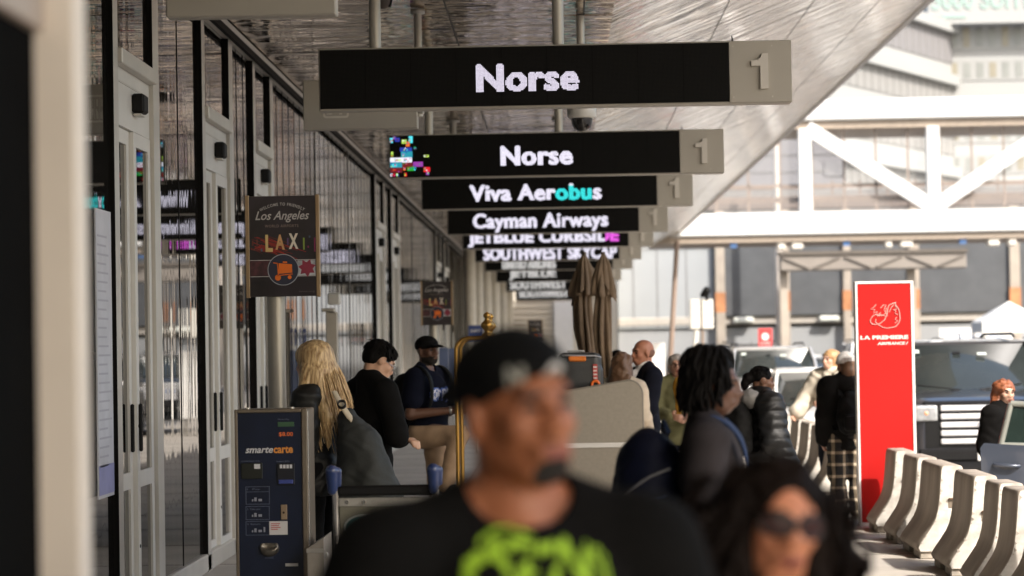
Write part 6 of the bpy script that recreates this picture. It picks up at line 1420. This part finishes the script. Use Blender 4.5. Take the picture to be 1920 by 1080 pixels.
for i, (px, dd, r_) in enumerate(((883,66,.16),(897,72,.17),(912,78,.2),(927,86,.22),(941,98,.24),(953,108,.25))):
    X = gx(px,dd); o = thing('canopy_column', ('nearest','second','third','fourth','fifth','farthest')[i]+' of the distant cream canopy columns along the glass front','column',(X,dd,0),0,'cream canopy columns along the glass front')
    MB().tube([(0,0,.02),(0,0,SZ-.01)],r_,20).build('shaft', mc, o); MB().lathe([(0,0),(r_*1.5,0),(r_*1.5,.25),(r_*1.05,.3),(0,.3)],20).build('base', M('column_base',(.35,.32,.28),.8), o)

# ================================================================== street furniture beyond the kerb
def pole(px, d, ytop, r_, label, mat, lean=0.):
    X = gx(px,d); o = thing('street_pole', label, 'pole', (X,d,-.14)); h = gz(px,ytop,d)+.14
    MB().tube([(0,0,.0),(lean,0,h)],[r_*1.15,r_],12).build('shaft', mat, o); MB().lathe([(0,0),(r_*2.4,0),(r_*2.4,.06),(r_*1.3,.14),(0,.14)],14).build('base', mat, o); return o
pole(1250,70,452,.07,'thin brown leaning pole before the pale garage wall',M('pole_brown',(.27,.20,.16),.7,var=.1),.35)
pole(1463,119.5,262,.17,'pale slim lamp pole seen through the footbridge',M('pole_pale',(.58,.52,.46),.6,var=.05))
d = 62.; c = at(1317,590,d); sb_ = thing('signal_boxes','two white boxes on a bent post with a dark camera on top','signal box',(c.x,d,-.14))
wb = M('box_cream',(.68,.66,.61),.5,var=.05)
for q, (p0, p1) in enumerate(((1295,1315),(1317,1340))): MB().box(gx(p0,d)-c.x,gx(p1,d)-c.x-.02,0,.2,gz(1317,617,d)+.14,gz(1317,561,d)+.14,bev=.02).build('box', wb, sb_)
MB().tube([(-.15,.1,gz(1300,617,d)+.14),(-.2,.1,1.6),(-.33,.1,1.2),(-.36,.1,0)],.06,10).build('bent_post', wb, sb_); MB().tube([(.0,.1,0),(.0,.1,gz(1317,560,d)+.14)],.04,10).build('post', M('post_brown',(.25,.19,.15),.6), sb_)
V, Q = sdf([seg((.02,.05,gz(1317,553,d)+.14),(.12,-.05,gz(1317,545,d)+.14),.07,.10), seg((.12,.0,gz(1317,560,d)+.14),(.12,.0,gz(1317,548,d)+.14),.05)], .02); mesh_np('camera_head', V, Q, plast, sb_)
d = 57.; c = at(1435,636,d); rs = thing('red_sign','small red parking sign with white round symbol on a post','sign',(c.x,d,-.14))
MB().box(-.16,.16,0,.02,c.z+.14-.27,c.z+.14+.25,bev=.004).build('plate', M('sign_red',(.62,.05,.05),.5,var=.05), rs); MB().tube([(0,.045,0),(0,.045,c.z+.35)],.025,8).build('post', polem, rs)
MB().prism([(.085*math.cos(2*PI*i/24), c.z+.20+.085*math.sin(2*PI*i/24)) for i in range(24)], -.006, -.002, 'y').build('symbol', M('symbol_white',(.75,.7,.68),.5,var=0), rs)
T = fit_text('NO STOPPING',.24,.035,bold=.02); MB().tris2d(T, lambda u,v: (-.12+u,-.003,c.z+.03+v)).build('sign_print', M('symbol_white',(.75,.7,.68),.5,var=0), rs)
d = 80.; c = at(1892,600,d); tn = thing('white_tent','white pointed canopy tent above the distant traffic','tent',(c.x,d,-.14)); ht = gz(1892,565,d)+.14; he = gz(1892,603,d)+.14; hv = he-.35; wv = 1.05
MB().add([(-wv,-wv,he),(wv,-wv,he),(wv,wv,he),(-wv,wv,he),(0,0,ht)],[(0,1,4),(1,2,4),(2,3,4),(3,0,4)]).build('tent_roof', M('tent_fabric',(.70,.68,.63),.8,var=.04), tn)
MB().box(-wv,wv,-wv,wv,hv,he-.003).build('valance', M('tent_fabric',(.70,.68,.63),.8,var=.04), tn)
for sx in (-1,1):
    for sy in (-1,1): MB().tube([(sx*wv*.95,sy*wv*.95,0),(sx*wv*.95,sy*wv*.95,hv)],.04,8).build('leg', polem, tn)
d = 90.; c = at(1830,628,d); bb = thing('notice_board','pale notice board with faint blue lettering above the distant traffic','notice board',(c.x,d,-.14))
MB().box(-1.35,1.35,0,.08,gz(1830,645,d),gz(1830,613,d)+.1,bev=.02).build('board', M('board_pale',(.64,.63,.60),.6,var=.06), bb)
T = fit_text('DEPARTURES',2.1,.28,bold=.02); MB().tris2d(T, lambda u,v: (-1.05+u,-.004,gz(1830,634,d)+v)).build('board_print', M('print_faint_blue',(.38,.45,.60),.6,var=0), bb)
for sx in (-1.2,1.2): MB().tube([(sx,.1,0),(sx,.1,gz(1830,640,d)+.1)],.05,8).build('leg', polem, bb)
c = at(1232,672,50.); wbd = thing('white_board','plain white freestanding board behind the bald man','board',(c.x,50.,0)); MB().box(-.16,.16,0,.04,.35,gz(1232,643,50.),bev=.01).build('panel', M('panel_bright',(.80,.79,.77),.6,var=.02), wbd)
for sx in (-.12,.12): MB().box(sx-.02,sx+.02,-.15,.2,0,.348,bev=.006).build('foot', polem, wbd)

# ================================================================== hotel tower and low blocks behind
d = 262.; ht_ = thing('hotel_tower','pale hotel tower with rows of narrow windows and faint green rooftop lettering','building',(0,d,0))
hp_ = M('hotel_white',(.33,.335,.33),.7,var=.03,scale=.05); hwn = M('hotel_window',(.21,.22,.21),.3,var=.15,scale=.3); hgr = M('hotel_grey',(.20,.195,.20),.7,var=.05)
X1, X2 = gx(1786,d), gx(2300,d); ztop = gz(1900,-160,d)
MB().box(X1,X2,0,18,-1,ztop).build('wall', hp_, ht_)
rows = [(50,88),(117,145),(186,203),(240,262),(295,320),(352,376),(408,432),(470,490)]
for y0, y1 in rows:
    f = MB().box(X1+.1,X2-.1,-.12,-.01,gz(1850,y1+6,d),gz(1850,y0-5,d)).build('window_band', M('hotel_band',(.29,.295,.288),.7,var=.05,scale=.2), ht_)
    for q in range(14):
        xa = gx(1793+q*24.3,d); MB().box(xa,xa+.72,-.16,-.125,gz(1850,y1,d),gz(1850,y0,d)).build('window', hwn if (q*7+y0) % 3 else M('hotel_window_tan',(.24,.22,.17),.3,var=.1), f)
gl2 = M('rooftop_green',(.27,.37,.335),.6,var=.05)
T = fit_text('5000 SUITES',gx(1960,d)-gx(1752,d),2.1,bold=.03); MB().tris2d(T, lambda u,v: (gx(1752,d)+u,-3.1,gz(1850,24,d)+v)).build('rooftop_lettering', gl2, ht_)
MB().box(gx(1745,d),X2,-3.0,-2.7,gz(1850,50,d),gz(1850,-40,d)).build('rooftop_sign_board', hp_, ht_); MB().box(gx(1770,d),gx(1815,d),-3.1,-3.0,gz(1790,41,d),gz(1790,34,d)).build('sign_underline', gl2, ht_)
# angled wing
A = Vector((gx(1784,d,60),d,0)); dirv = Vector((-5.2,-10.,0)).normalized(); Lw = 62.
wg = thing('hotel_wing','pale angled wing of the hotel with long window strips, left of the tower','building',(A.x,A.y,0),math.atan2(dirv.y,dirv.x))
z0 = lambda py: gz(1784,py,d)
MB().box(0,Lw,-14,0,-1,z0(52)).build('wall', hp_, wg)                 # local +y face is turned toward the camera side
for y0, y1 in ((65,120),(163,205),(250,292),(335,372),(420,460)):
    f = MB().box(.05,Lw,.01,.10,z0(y1),z0(y0)).build('window_strip', hgr if y0 == 65 else M('wing_strip',(.26,.258,.25),.6,var=.05), wg)
    MB().box(.02,Lw,.01,.9,z0(y0)+.02,z0(y0)+1.1).build('slab_edge', hp_, wg)
    mv = MB()
    for q in range(30): mv.box(q*2.05+.3,q*2.05+.45,.102,.16,z0(y1),z0(y0))
    mv.build('fin_grille', M('fin_grey',(.22,.218,.215),.6,var=.05), f)
d = 190.; lb1 = thing('grey_block','plain lilac grey block seen through the footbridge','building',(0,d,0)); X1, X2 = gx(1330,d), gx(1592,d)
MB().box(X1,X2,0,20,-1,gz(1480,215,d)).build('wall', M('block_lilac',(.17,.168,.18),.8,var=.05,scale=.1), lb1)
for q in range(4):
    f = MB().box(gx(1552,d),gx(1590,d),-.1,-.01,gz(1570,330+q*40,d),gz(1570,302+q*40,d)).build('window', M('block_window',(.16,.16,.17),.4,var=.1), lb1)
for q in range(6): MB().box(X1,X2,-.06,-.005,gz(1450,260+q*32,d),gz(1450,258+q*32,d)).build('string_course', M('course_grey',(.14,.138,.14),.8), lb1)

# ================================================================== distant air
